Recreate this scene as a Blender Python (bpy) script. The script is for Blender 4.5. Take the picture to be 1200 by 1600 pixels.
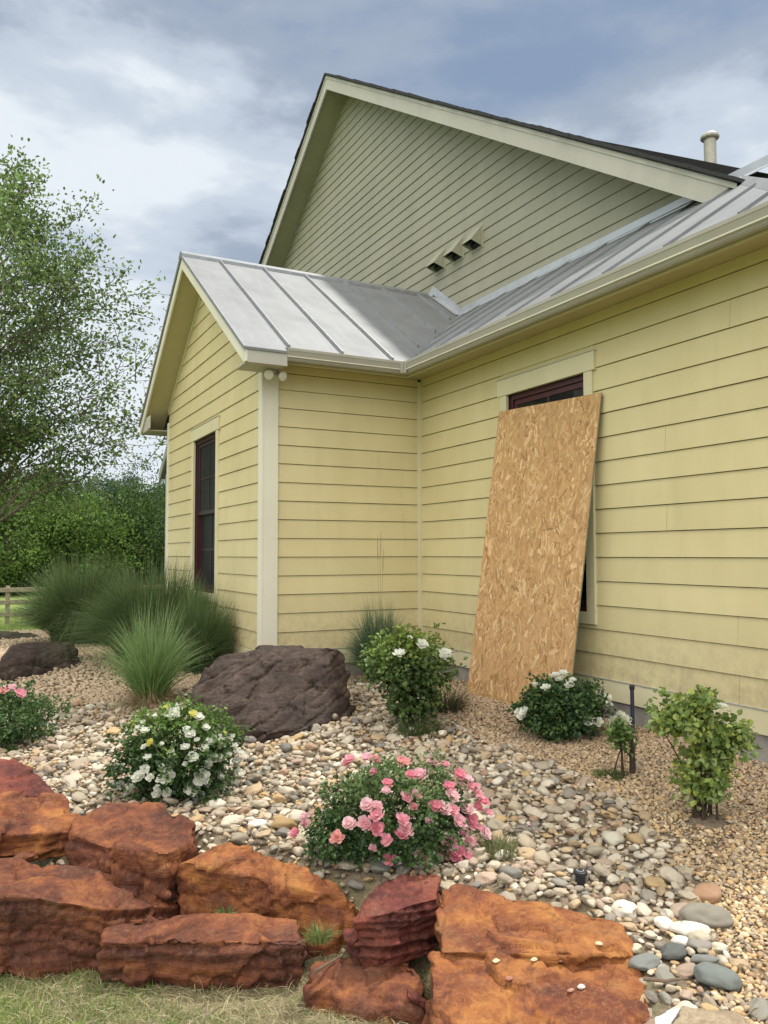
import bpy, bmesh, math, random
import numpy as np
from mathutils import Vector, Matrix

for o in list(bpy.data.objects): bpy.data.objects.remove(o)
SC = bpy.context.scene
COL = SC.collection
random.seed(7)
RNG = np.random.default_rng(7)
R = math.radians

# ------------------------------------------------------------------ camera
F_PX = 1252.0
YAW, PIT, ROLL = R(27.446), R(2.981), R(-0.123)
CAM = np.array([0.0, 0.0, 1.2])
_fw = np.array([math.sin(YAW)*math.cos(PIT), math.cos(YAW)*math.cos(PIT), math.sin(PIT)])
_r = np.array([math.cos(YAW), -math.sin(YAW), 0.0]); _u = np.cross(_r, _fw)
_r2 = math.cos(ROLL)*_r+math.sin(ROLL)*_u; _u2 = -math.sin(ROLL)*_r+math.cos(ROLL)*_u
cd = bpy.data.cameras.new('camera'); cam = bpy.data.objects.new('camera', cd); COL.objects.link(cam)
cd.sensor_fit = 'HORIZONTAL'; cd.sensor_width = 36; cd.lens = 36*F_PX/1200
cd.clip_start = 0.05; cd.clip_end = 3000
cam.matrix_world = Matrix(((_r2[0], _u2[0], -_fw[0], CAM[0]), (_r2[1], _u2[1], -_fw[1], CAM[1]),
                           (_r2[2], _u2[2], -_fw[2], CAM[2]), (0, 0, 0, 1)))
SC.camera = cam

# ------------------------------------------------------------------ exposure, sky, sun
SC.view_settings.view_transform = 'Standard'; SC.view_settings.look = 'None'
SC.view_settings.gamma = 1; SC.view_settings.exposure = 0.0
SUN_EL, SUN_AZ = R(66), R(78)         # azimuth clockwise from +Y towards +X: high, behind the house roof
world = bpy.data.worlds.new('World'); SC.world = world; world.use_nodes = True
wn = world.node_tree.nodes; wl = world.node_tree.links; wn.clear()
def W(t, **k):
    n = wn.new(t)
    for a, b in k.items(): setattr(n, a, b)
    return n
sky = W('ShaderNodeTexSky', sky_type='NISHITA', sun_disc=False, sun_elevation=SUN_EL, sun_rotation=SUN_AZ)
bg_sky = W('ShaderNodeBackground'); bg_sky.inputs[1].default_value = 0.10
wl.new(sky.outputs[0], bg_sky.inputs[0])
tc = W('ShaderNodeTexCoord'); sep = W('ShaderNodeSeparateXYZ'); wl.new(tc.outputs['Generated'], sep.inputs[0])
def wmath(op, a, b=None, clamp=False):
    n = W('ShaderNodeMath', operation=op, use_clamp=clamp)
    for i, v in enumerate((a, b)):
        if v is None: continue
        if isinstance(v, (int, float)): n.inputs[i].default_value = v
        else: wl.new(v, n.inputs[i])
    return n.outputs[0]
zz = wmath('ADD', wmath('MAXIMUM', sep.outputs[2], 0.0), 0.38)
cmb = W('ShaderNodeCombineXYZ')
wl.new(wmath('MULTIPLY', sep.outputs[0], 1.1), cmb.inputs[0]); wl.new(wmath('MULTIPLY', sep.outputs[1], 1.1), cmb.inputs[1])
wl.new(wmath('MULTIPLY', sep.outputs[2], 2.7), cmb.inputs[2])
def wnoise(scale, detail, rough, dist=0.0, off=(0, 0, 0)):
    m = W('ShaderNodeMapping'); m.inputs['Location'].default_value = off; wl.new(cmb.outputs[0], m.inputs[0])
    n = W('ShaderNodeTexNoise'); n.inputs['Scale'].default_value = scale; n.inputs['Detail'].default_value = detail
    n.inputs['Roughness'].default_value = rough; n.inputs['Distortion'].default_value = dist
    wl.new(m.outputs[0], n.inputs['Vector']); return n.outputs[0]
def wramp(fac, stops):
    r = W('ShaderNodeValToRGB'); wl.new(fac, r.inputs[0]); e = r.color_ramp.elements
    while len(e) < len(stops): e.new(0.5)
    for el, (p, c) in zip(e, stops): el.position = p; el.color = (*c, 1)
    r.color_ramp.interpolation = 'EASE'; return r.outputs[0]
n1 = wnoise(2.6, 6, 0.55, 0.08, (11.2, 0.5, 2.8)); n2 = wnoise(0.75, 2, 0.5, 0.0, (15.2, 2.0, 2.0))
cl = wmath('ADD', wmath('MULTIPLY', n1, 0.62), wmath('MULTIPLY', n2, 0.38))
# higher in the view the layer is darker blue grey, lower it breaks into white banks
lift = wmath('MINIMUM', wmath('MAXIMUM', wmath('MULTIPLY', wmath('SUBTRACT', 0.47, sep.outputs[2]), 0.85), -0.09), 0.14)
clf = wmath('ADD', wmath('ADD', wmath('MULTIPLY', wmath('SUBTRACT', cl, 0.5), 1.35), 0.545), lift)
ccol = wramp(clf, [(0.34, (0.28, 0.37, 0.51)), (0.46, (0.39, 0.46, 0.57)), (0.56, (0.60, 0.68, 0.78)), (0.66, (0.84, 0.90, 0.96))])
# warm glow added to the unseen sky behind the camera to brighten the walls
fill_dir = wmath('MAXIMUM', wmath('ADD', wmath('ADD', wmath('MULTIPLY', sep.outputs[0], -0.42), wmath('MULTIPLY', sep.outputs[1], -0.40)), wmath('MULTIPLY', sep.outputs[2], 0.815)), 0.0)
fill_glow = wmath('POWER', fill_dir, 3.5)
gain = wmath('ADD', wmath('MULTIPLY', fill_glow, 4.3), 1.0)
ccol0 = ccol; wmx = W('ShaderNodeMix', data_type='RGBA', blend_type='MIX'); wl.new(fill_glow, wmx.inputs[0]); wl.new(ccol0, wmx.inputs[6]); wmx.inputs[7].default_value = (0.92, 0.84, 0.70, 1); ccol = wmx.outputs[2]
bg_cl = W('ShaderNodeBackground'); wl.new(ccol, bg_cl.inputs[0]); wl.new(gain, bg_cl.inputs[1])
mixw = W('ShaderNodeMixShader'); cover = wramp(clf, [(0.30, (0.62,)*3), (0.52, (0.97,)*3)])
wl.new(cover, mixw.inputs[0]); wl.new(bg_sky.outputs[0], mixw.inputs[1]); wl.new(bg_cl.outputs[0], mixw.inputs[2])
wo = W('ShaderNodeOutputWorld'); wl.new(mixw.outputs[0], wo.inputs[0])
sd = bpy.data.lights.new('sun', 'SUN'); sd.energy = 4.2; sd.angle = R(3); sd.color = (1, 0.955, 0.88)
sun = bpy.data.objects.new('sun', sd); COL.objects.link(sun)
_sdir = Vector((math.cos(SUN_EL)*math.sin(SUN_AZ), math.cos(SUN_EL)*math.cos(SUN_AZ), math.sin(SUN_EL)))
sun.rotation_euler = _sdir.to_track_quat('Z', 'Y').to_euler()

# ------------------------------------------------------------------ geometry of the view: pixel rays of the photograph to world points
def ray(px, py): return _fw+(px-600)/F_PX*_r2-(py-800)/F_PX*_u2
def at_y(px, py, Y): d = ray(px, py); return CAM+d*Y/d[1]
def at_x(px, py, X): d = ray(px, py); return CAM+d*X/d[0]
def at_z(px, py, Z): d = ray(px, py); return CAM+d*(Z-CAM[2])/d[2]
def proj(P):
    P = np.asarray(P, float)-CAM; dd = P@_fw; dd = np.where(np.abs(dd) < 1e-6, 1e-6, dd)
    return 600+F_PX*(P@_r2)/dd, 800-F_PX*(P@_u2)/dd, dd

# ------------------------------------------------------------------ numpy noise
_perm = np.random.default_rng(3).permutation(256); _perm = np.concatenate([_perm, _perm, _perm])
_grad = np.random.default_rng(5).normal(size=(256, 3)); _grad /= np.linalg.norm(_grad, axis=1)[:, None]
def perlin(P):
    P = np.asarray(P, float); I = np.floor(P).astype(int); f = P-I; I &= 255
    w = f*f*f*(f*(f*6-15)+10); out = 0
    for dx in (0, 1):
        for dy in (0, 1):
            for dz in (0, 1):
                h = _perm[_perm[_perm[(I[:, 0]+dx) & 255]+((I[:, 1]+dy) & 255)]+((I[:, 2]+dz) & 255)]
                g = _grad[h]; d = f-np.array([dx, dy, dz])
                ww = (w[:, 0] if dx else 1-w[:, 0])*(w[:, 1] if dy else 1-w[:, 1])*(w[:, 2] if dz else 1-w[:, 2])
                out = out+ww*(g*d).sum(1)
    return out*1.6
def fbm(P, oct=4, rough=0.5):
    a = 1.0; s = 0; t = 0; P = np.asarray(P, float)
    for i in range(oct): s = s+a*perlin(P+i*17.3); t += a; a *= rough; P = P*2.03
    return s/t
def sstep(a, b, x): t = np.clip((x-a)/(b-a), 0, 1); return t*t*(3-2*t)

# ------------------------------------------------------------------ mesh helpers
def mesh_np(name, V, Fq, mat, smooth=False, col=None, mat_idx=None, mats=None):
    """V (n,3); Fq: list of (m,k) index arrays with one k each"""
    me = bpy.data.meshes.new(name); V = np.asarray(V, np.float32)
    if not isinstance(Fq, list): Fq = [Fq]
    Fq = [np.asarray(f, np.int32) for f in Fq if len(f)]
    me.vertices.add(len(V)); me.vertices.foreach_set('co', V.ravel())
    nl = sum(f.size for f in Fq); npol = sum(len(f) for f in Fq)
    me.loops.add(nl); me.polygons.add(npol)
    me.loops.foreach_set('vertex_index', np.concatenate([f.ravel() for f in Fq]))
    st = []; p = 0
    for f in Fq:
        st.append(p+np.arange(len(f))*f.shape[1]); p += f.size
    me.polygons.foreach_set('loop_start', np.concatenate(st).astype(np.int32))
    me.polygons.foreach_set('use_smooth', np.full(npol, smooth))
    if mats:
        for m in mats: me.materials.append(m)
        if mat_idx is not None: me.polygons.foreach_set('material_index', np.asarray(mat_idx, np.int32))
    elif mat: me.materials.append(mat)
    if col is not None:
        a = me.color_attributes.new('col', 'FLOAT_COLOR', 'POINT')
        c = np.ones((len(V), 4), np.float32); c[:, :3] = col; a.data.foreach_set('color', c.ravel())
    me.update(calc_edges=True); me.validate()
    return me
def link(name, me, parent=None, loc=None):
    o = bpy.data.objects.new(name, me); COL.objects.link(o)
    if parent: o.parent = parent
    if loc is not None: o.location = loc
    return o
def tag(o, label=None, cat=None, group=None, kind=None):
    if label: o['label'] = label
    if cat: o['category'] = cat
    if group: o['group'] = group
    if kind: o['kind'] = kind
    return o
def empty(name, loc, label, cat, group=None):
    o = bpy.data.objects.new(name, None); COL.objects.link(o); o.location = loc; o.empty_display_size = 0.2
    return tag(o, label, cat, group)

class MB:
    """collects polygons, builds one mesh"""
    def __init__(s): s.v = []; s.f = []
    def poly(s, pts):
        b = len(s.v); s.v += [tuple(float(c) for c in p) for p in pts]; s.f.append(list(range(b, b+len(pts))))
    def prism(s, pts, off):
        """closed solid: polygon pts extruded by vector off"""
        off = np.asarray(off, float); A = [np.asarray(p, float) for p in pts]; B = [p+off for p in A]
        n = len(A); b = len(s.v); s.v += [tuple(p) for p in A]+[tuple(p) for p in B]
        s.f.append(list(range(b, b+n))[::-1]); s.f.append(list(range(b+n, b+2*n)))
        for i in range(n): j = (i+1) % n; s.f.append([b+i, b+j, b+n+j, b+n+i])
    def box(s, x0, x1, y0, y1, z0, z1):
        s.prism([(x0, y0, z0), (x1, y0, z0), (x1, y1, z0), (x0, y1, z0)], (0, 0, z1-z0))
    def sweep(s, prof, path, closed=True):
        """prof: (n,3) lists already placed at each path station"""
        b = len(s.v); n = len(prof[0])
        for ring in prof: s.v += [tuple(p) for p in ring]
        for k in range(len(prof)-1):
            for i in range(n if closed else n-1):
                j = (i+1) % n; s.f.append([b+k*n+i, b+k*n+j, b+(k+1)*n+j, b+(k+1)*n+i])
        if closed: s.f.append([b+i for i in range(n)][::-1]); s.f.append([b+(len(prof)-1)*n+i for i in range(n)])
    def tube(s, pts, rad, n=8):
        pts = [np.asarray(p, float) for p in pts]; rings = []
        if isinstance(rad, (int, float)): rad = [rad]*len(pts)
        for k, p in enumerate(pts):
            d = pts[min(k+1, len(pts)-1)]-pts[max(k-1, 0)]; d /= np.linalg.norm(d)+1e-9
            a = np.cross(d, (0, 0, 1) if abs(d[2]) < 0.9 else (1, 0, 0)); a /= np.linalg.norm(a); c = np.cross(d, a)
            rings.append([p+rad[k]*(math.cos(t)*a+math.sin(t)*c) for t in np.arange(n)*2*math.pi/n])
        s.sweep(rings, None)
    def build(s, name, mat, parent=None, bevel=0, smooth=False, loc=None):
        me = bpy.data.meshes.new(name); me.from_pydata(s.v, [], s.f); me.materials.append(mat)
        bm = bmesh.new(); bm.from_mesh(me); bmesh.ops.recalc_face_normals(bm, faces=bm.faces)
        if bevel: bmesh.ops.bevel(bm, geom=bm.edges[:], offset=bevel, segments=1, affect='EDGES', profile=0.7)
        bm.to_mesh(me); bm.free()
        if smooth: me.polygons.foreach_set('use_smooth', [True]*len(me.polygons))
        me.update()
        return link(name, me, parent, loc)

# ------------------------------------------------------------------ material helpers
class NT:
    def __init__(s, name):
        s.m = bpy.data.materials.new(name); s.m.use_nodes = True; s.t = s.m.node_tree; s.t.nodes.clear()
        s.out = s.n('ShaderNodeOutputMaterial'); s.tcn = None
    def n(s, t, **k):
        x = s.t.nodes.new(t)
        for a, b in k.items(): setattr(x, a, b)
        return x
    def L(s, a, b): s.t.links.new(a, b)
    def setin(s, node, key, v):
        if hasattr(v, 'default_value') or isinstance(v, bpy.types.NodeSocket): s.L(v, node.inputs[key])
        elif isinstance(v, tuple) and len(v) == 3 and node.inputs[key].type == 'RGBA': node.inputs[key].default_value = (*v, 1)
        else: node.inputs[key].default_value = v
    def co(s, scale=(1, 1, 1), rot=(0, 0, 0), loc=(0, 0, 0)):
        if not s.tcn: s.tcn = s.n('ShaderNodeTexCoord')
        m = s.n('ShaderNodeMapping'); s.L(s.tcn.outputs['Object'], m.inputs[0])
        m.inputs['Scale'].default_value = scale; m.inputs['Rotation'].default_value = rot; m.inputs['Location'].default_value = loc
        return m.outputs[0]
    def noise(s, scale=5, detail=4, rough=0.55, dist=0.0, vec=None, **k):
        x = s.n('ShaderNodeTexNoise'); s.L(vec if vec is not None else s.co(), x.inputs['Vector'])
        x.inputs['Scale'].default_value = scale; x.inputs['Detail'].default_value = detail
        x.inputs['Roughness'].default_value = rough; x.inputs['Distortion'].default_value = dist
        return x.outputs[0]
    def voro(s, scale=5, vec=None, feature='F1', out=0, rnd=1.0):
        x = s.n('ShaderNodeTexVoronoi', feature=feature); s.L(vec if vec is not None else s.co(), x.inputs['Vector'])
        x.inputs['Scale'].default_value = scale; x.inputs['Randomness'].default_value = rnd
        return x.outputs[out]
    def math(s, op, a, b=None, clamp=False):
        x = s.n('ShaderNodeMath', operation=op, use_clamp=clamp); s.setin(x, 0, a)
        if b is not None: s.setin(x, 1, b)
        return x.outputs[0]
    def ramp(s, fac, stops, interp='LINEAR'):
        r = s.n('ShaderNodeValToRGB'); s.L(fac, r.inputs[0]); e = r.color_ramp.elements
        while len(e) < len(stops): e.new(0.5)
        for el, (p, c) in zip(e, stops):
            el.position = p; el.color = (*c, 1) if isinstance(c, tuple) else (c, c, c, 1)
        r.color_ramp.interpolation = interp; return r.outputs[0]
    def mix(s, fac, a, b, mode='MIX'):
        x = s.n('ShaderNodeMix', data_type='RGBA', blend_type=mode); s.setin(x, 0, fac)
        for i, v in ((6, a), (7, b)):
            if isinstance(v, tuple): x.inputs[i].default_value = (*v, 1)
            else: s.L(v, x.inputs[i])
        return x.outputs[2]
    def bump(s, h, strength=0.3, dist=0.01, prev=None):
        b = s.n('ShaderNodeBump'); s.L(h, b.inputs['Height']); b.inputs['Strength'].default_value = strength
        b.inputs['Distance'].default_value = dist
        if prev is not None: s.L(prev, b.inputs['Normal'])
        return b.outputs[0]
    def attr(s, name='col'):
        a = s.n('ShaderNodeAttribute'); a.attribute_name = name; return a.outputs[0]
    def done(s, base, rough=0.7, metal=0.0, normal=None, spec=0.5, trans=None, coat=0):
        b = s.n('ShaderNodeBsdfPrincipled'); s.setin(b, 'Base Color', base); s.setin(b, 'Roughness', rough)
        s.setin(b, 'Metallic', metal); b.inputs['Specular IOR Level'].default_value = spec
        if normal is not None: s.L(normal, b.inputs['Normal'])
        o = b.outputs[0]
        if trans:
            t = s.n('ShaderNodeBsdfTranslucent'); s.setin(t, 0, base if not isinstance(base, tuple) else base)
            mx = s.n('ShaderNodeMixShader'); mx.inputs[0].default_value = trans; s.L(o, mx.inputs[1]); s.L(t.outputs[0], mx.inputs[2]); o = mx.outputs[0]
        s.L(o, s.out.inputs[0]); return s.m

Z8_ = 1.1735-1.2+1.2
def mat_paint(name, c, c2, rough=0.55, grain=(3, 3, 130), bump=0.10, streak=0.5, splash=False):
    t = NT(name)
    big = t.noise(1.3, 3, 0.6); g = t.noise(1.0, 5, 0.6, 0.4, t.co(scale=grain)); run = t.noise(1.0, 4, 0.6, 0.0, t.co(scale=(5, 5, 0.7)))
    f = t.math('ADD', t.math('MULTIPLY', big, 0.6), t.math('MULTIPLY', run, 0.4))
    col = t.mix(t.ramp(f, [(0.36, 0.0), (0.64, 1.0)]), c, c2)
    dirt = t.ramp(t.noise(9, 5, 0.7), [(0.55, 0.0), (0.8, 1.0)])
    col = t.mix(t.math('MULTIPLY', dirt, 0.18*streak), col, (c[0]*0.45, c[1]*0.43, c[2]*0.42))
    col = t.mix(t.math('MULTIPLY', t.ramp(g, [(0.55, 0.0), (0.75, 1.0)]), 0.12*streak), col, (min(1, c[0]*1.3), min(1, c[1]*1.3), min(1, c[2]*1.35)))
    if splash:      # each board took the paint a little differently
        sy = t.n('ShaderNodeSeparateXYZ'); t.L(t.tcn.outputs['Object'], sy.inputs[0])
        fl_ = t.math('FLOOR', t.math('DIVIDE', t.math('SUBTRACT', sy.outputs[2], Z8_-20*0.178), 0.178)); wn_ = t.n('ShaderNodeTexWhiteNoise', noise_dimensions='1D'); t.L(fl_, wn_.inputs['W'])
        col = t.mix(t.math('MULTIPLY', wn_.outputs[0], 0.16), col, tuple(x*0.62 for x in c))
    if splash:      # soil splashed up the lowest boards by rain, and faint mildew runs
        sx = t.n('ShaderNodeSeparateXYZ'); t.L(t.tcn.outputs['Object'], sx.inputs[0])
        hz = t.math('SUBTRACT', 1.0, t.math('DIVIDE', t.math('SUBTRACT', sx.outputs[2], 0.22), 0.55), True)
        sp = t.math('MULTIPLY', hz, t.ramp(t.noise(14, 6, 0.75), [(0.40, 0.0), (0.66, 0.75)]))
        col = t.mix(sp, col, (0.30, 0.235, 0.15))
        mil = t.ramp(t.noise(1, 5, 0.7, 0.5, t.co(scale=(7, 7, 1.4))), [(0.56, 0.0), (0.78, 0.22)]); col = t.mix(mil, col, (0.30, 0.29, 0.20))
    n = t.bump(g, bump, 0.004)
    return t.done(col, rough, normal=n, spec=0.35)
M = {}
M['yellow'] = mat_paint('yellow_paint', (0.535, 0.462, 0.250), (0.600, 0.525, 0.300), grain=(6, 6, 150), bump=0.22, splash=True)
M['sage'] = mat_paint('sage_paint', (0.255, 0.250, 0.185), (0.300, 0.293, 0.220), grain=(6, 6, 120), bump=0.2)
M['trim'] = mat_paint('cream_trim_paint', (0.60, 0.575, 0.47), (0.66, 0.635, 0.53), grain=(60, 60, 3), bump=0.08)
M['trim_yellow'] = mat_paint('pale_yellow_trim_paint', (0.53, 0.485, 0.31), (0.60, 0.55, 0.37), grain=(60, 60, 4), bump=0.08)
M['fascia'] = mat_paint('grey_fascia_paint', (0.385, 0.372, 0.325), (0.44, 0.425, 0.375), grain=(60, 6, 60), bump=0.05)
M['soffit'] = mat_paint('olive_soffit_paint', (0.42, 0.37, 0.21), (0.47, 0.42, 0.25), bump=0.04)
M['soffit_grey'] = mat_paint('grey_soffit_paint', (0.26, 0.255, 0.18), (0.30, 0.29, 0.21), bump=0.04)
M['gutter'] = mat_paint('gutter_enamel', (0.30, 0.285, 0.240), (0.34, 0.325, 0.275), rough=0.35, bump=0.02)
M['gutter_lip'] = mat_paint('gutter_bead_enamel', (0.62, 0.60, 0.52), (0.68, 0.66, 0.58), rough=0.3, bump=0.02)
def m_metal():
    t = NT('galvanised_roof_metal')
    a = t.noise(2.2, 4, 0.6); b = t.noise(1, 4, 0.6, 0, t.co(scale=(14, 1.2, 3))); sp = t.noise(60, 3, 0.6)
    col = t.ramp(a, [(0.3, (0.160, 0.168, 0.174)), (0.6, (0.200, 0.208, 0.214)), (0.8, (0.175, 0.182, 0.188))])
    col = t.mix(t.math('MULTIPLY', t.ramp(b, [(0.5, 0.0), (0.75, 1.0)]), 0.35), col, (0.26, 0.265, 0.27))
    rg = t.ramp(t.noise(3.0, 4, 0.6), [(0.3, 0.58), (0.7, 0.66)])
    return t.done(col, rg, metal=0.35, normal=t.bump(t.math('ADD', t.noise(3.5, 2, 0.5), t.math('MULTIPLY', sp, 0.05)), 0.05, 0.03))
M['metal'] = m_metal()
def m_simple(name, c, rough=0.6, metal=0.0, var=0.25, sc=12, bump=0.1, spec=0.5, dist=0.004):
    t = NT(name); n = t.noise(sc, 5, 0.6)
    col = t.mix(t.ramp(n, [(0.3, 0.0), (0.7, 1.0)]), tuple(x*(1-var) for x in c), tuple(min(1, x*(1+var)) for x in c))
    return t.done(col, rough, metal=metal, normal=t.bump(n, bump, dist), spec=spec)
M['seam'] = m_simple('grey_seam_metal', (0.30, 0.31, 0.32), 0.42, 0.6, 0.15)
M['flash'] = m_simple('bright_flashing_metal', (0.46, 0.48, 0.50), 0.42, 0.55, 0.10, 6)
M['conc'] = m_simple('concrete_foundation', (0.25, 0.235, 0.21), 0.95, 0, 0.3, 8, 0.4)
M['maroon'] = m_simple('maroon_sash_paint', (0.050, 0.008, 0.012), 0.4, 0, 0.2, 20, 0.05)
M['vent'] = m_simple('sage_vent_metal', (0.32, 0.315, 0.235), 0.5, 0.0, 0.12, 20)
M['dark'] = m_simple('dark_interior', (0.010, 0.011, 0.010), 0.9, 0, 0.2)
M['pipe'] = m_simple('painted_vent_pipe', (0.36, 0.35, 0.29), 0.5, 0, 0.15, 20)
M['black'] = m_simple('black_plastic', (0.016, 0.016, 0.019), 0.45, 0, 0.3, 40)
M['riser'] = m_simple('dark_blue_plastic', (0.020, 0.022, 0.048), 0.5, 0, 0.3, 40)
M['lens'] = m_simple('frosted_lens', (0.62, 0.61, 0.55), 0.15, 0, 0.1, 30)
M['lampwhite'] = m_simple('aged_white_plastic', (0.42, 0.40, 0.33), 0.4, 0, 0.1, 30)
t = NT('window_glass')
gl = t.n('ShaderNodeBsdfPrincipled'); gl.inputs['Base Color'].default_value = (0.012, 0.017, 0.018, 1); gl.inputs['Roughness'].default_value = 0.03
gl.inputs['Specular IOR Level'].default_value = 0.5; t.L(t.bump(t.noise(2.5, 2, 0.5), 0.05, 0.02), gl.inputs['Normal']); t.L(gl.outputs[0], t.out.inputs[0])
M['glass'] = t.m
t = NT('asphalt_shingle'); v = t.voro(6, t.co(scale=(1, 1.6, 1)), out=1); n = t.noise(120, 2)
M['shingle'] = t.done(t.mix(t.math('MULTIPLY', n, 0.8), (0.015, 0.016, 0.020), (0.06, 0.058, 0.058)), 0.95, normal=t.bump(n, 0.6, 0.01))

# ------------------------------------------------------------------ ground form
# foot of the boulder wall that holds the planting bed (bed side and lawn side)
EDGE = np.array([(-3.5, 8.9), (-0.9, 7.5), (0.05, 5.75), (0.50, 4.55), (1.03, 3.95), (1.50, 3.12), (1.80, 2.93), (2.14, 2.42), (2.04, 2.02), (1.76, 1.60), (1.45, 1.1), (0.95, 0.2), (0.5, -1.5)])
def edge_dist(x, y):
    """signed distance to EDGE: positive on the bed side"""
    x = np.asarray(x, float); y = np.asarray(y, float); best = np.full(x.shape, 1e9); sg = np.ones(x.shape)
    for a, b in zip(EDGE[:-1], EDGE[1:]):
        d = b-a; L2 = (d**2).sum(); tt = np.clip(((x-a[0])*d[0]+(y-a[1])*d[1])/L2, 0, 1)
        qx = x-(a[0]+tt*d[0]); qy = y-(a[1]+tt*d[1]); ds = np.hypot(qx, qy)
        s = np.sign(d[0]*qy-d[1]*qx); m = ds < best
        best = np.where(m, ds, best); sg = np.where(m, s, sg)
    return best*sg
def hgt(x, y):
    x = np.asarray(x, float); y = np.asarray(y, float); s = edge_dist(x, y)
    z = -0.45+0.29*sstep(-0.26, 0.04, s)+0.16*sstep(0.1, 3.2, s)
    back = sstep(12.5, 27, y)*sstep(-60, -1, -np.abs(x)*0+0)
    z = z*(1-sstep(11, 24, y))-0.92*sstep(12.5, 27, y)
    P = np.stack([x*0.9, y*0.9, x*0], -1).reshape(-1, 3); z = z+0.025*perlin(P).reshape(x.shape)*(s > 0)
    z = z+0.055*np.exp(-((x-3.17)**2+(y-2.78)**2)/(2*0.13**2))          # soil mound under the right bush
    return z
def ground_hit(px, py):
    z = -0.1
    for _ in range(12): p = at_z(px, py, z); z = float(hgt(p[0:1], p[1:2])[0])
    return at_z(px, py, z)

# ---- materials of the ground
def m_soil():
    t = NT('bed_soil'); n = t.noise(30, 6, 0.7); v = t.voro(70, out=1); b = t.noise(2, 3)
    c = t.mix(n, (0.075, 0.055, 0.038), (0.20, 0.155, 0.105)); c = t.mix(0.45, c, t.mix(t.math('MULTIPLY', v, 1.0), (0.10, 0.075, 0.05), (0.30, 0.23, 0.15)))
    return t.done(c, 0.95, normal=t.bump(t.math('ADD', n, t.voro(70)), 0.8, 0.01))
M['soil'] = m_soil()
def m_lawn():
    t = NT('lawn_grass'); a = t.noise(0.35, 4); b = t.noise(45, 5, 0.75); c_ = t.noise(4, 4)
    col = t.mix(t.ramp(b, [(0.3, 0.0), (0.7, 1.0)]), (0.10, 0.17, 0.028), (0.24, 0.32, 0.07))
    col = t.mix(t.ramp(t.math('ADD', t.math('MULTIPLY', a, 0.5), t.math('MULTIPLY', c_, 0.5)), [(0.45, 0.0), (0.65, 0.55)]), col, (0.34, 0.31, 0.12))
    return t.done(col, 0.95, normal=t.bump(b, 0.9, 0.03))
M['lawn'] = m_lawn()
def m_dry():
    t = NT('dry_thatch_soil'); b = t.noise(60, 5, 0.75)
    return t.done(t.mix(b, (0.10, 0.085, 0.045), (0.34, 0.29, 0.17)), 0.95, normal=t.bump(b, 0.9, 0.02))
M['dry'] = m_dry()

def grid_axis(dense, far):
    return np.array(sorted(set(np.round(np.concatenate([dense, far]), 4))))
gx = grid_axis(np.arange(-3, 6.01, 0.05), np.array([-900, -400, -200, -100, -60, -40, -25, -15, -10, -7, -5, -4, 8, 12, 20, 40, 80, 150, 400, 900]))
gy = grid_axis(np.concatenate([np.arange(-1.5, 8, 0.05), np.arange(8, 16, 0.15)]), np.concatenate([[-900, -300, -100, -30, -10, -5, -3], np.arange(16, 30, 1.0), [35, 45, 60, 90, 140, 220, 400, 900, 2000]]))
X, Y = np.meshgrid(gx, gy); Z = hgt(X, Y)
V = np.stack([X, Y, Z], -1).reshape(-1, 3); nx, ny = len(gx), len(gy)
i = np.arange(nx-1)[None, :]+np.arange(ny-1)[:, None]*nx; i = i.ravel(); Fq = np.stack([i, i+1, i+1+nx, i+nx], 1)
cx, cy = V[Fq, 0].mean(1), V[Fq, 1].mean(1); sdist = edge_dist(cx, cy)
bedmask = (sdist > 0.0) & (cy < 14.2-0.1*cx) & (cx > -2.8)
drym = (sdist <= 0.0) & (sdist > -1.0)
mi = np.where(bedmask, 1, np.where(drym, 2, 0))
tag(link('ground', mesh_np('ground', V, Fq, None, True, mats=[M['lawn'], M['soil'], M['dry']], mat_idx=mi)), kind='structure')

# ------------------------------------------------------------------ the house
DX, SY, GX, MX = 4.1786, 7.2129, 2.463, 5.60      # right wall, side wall, gable wall, main gable wall planes
E_ = 0.178; Z8 = 1.1735; ZT = Z8-5*E_            # lap exposure; top of the skirt board
SL = 0.675; EAVEZ = 3.05; EY = 6.80; EX = 3.766  # roof slope, eave height and lines
GY1 = 11.25; RY = 9.25; RIDZ = EAVEZ+SL*(RY-EY); FX = 2.15
HY0 = 2.94                                       # near end of the house
house = empty('house', (DX, SY, 0), 'yellow lap-sided house with a silver metal porch roof and a tall sage green gable', 'house')
def hp(mb, name, mat, bevel=0, parent=None, label=None, smooth=False):
    par = parent or house
    o = mb.build(name, M[mat], None, bevel, smooth)
    o.parent = par; o.matrix_parent_inverse = Matrix.Translation(-Vector(WL(par)))
    if label: o['label'] = label
    return o
def WL(o):
    v = Vector((0, 0, 0))
    while o is not None:
        v += o.location
        if o.parent: v += Vector(o.matrix_parent_inverse.to_translation())
        o = o.parent
    return v
def reparent(o, par):
    o.parent = par; o.matrix_parent_inverse = Matrix.Translation(-WL(par)); return o

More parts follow.
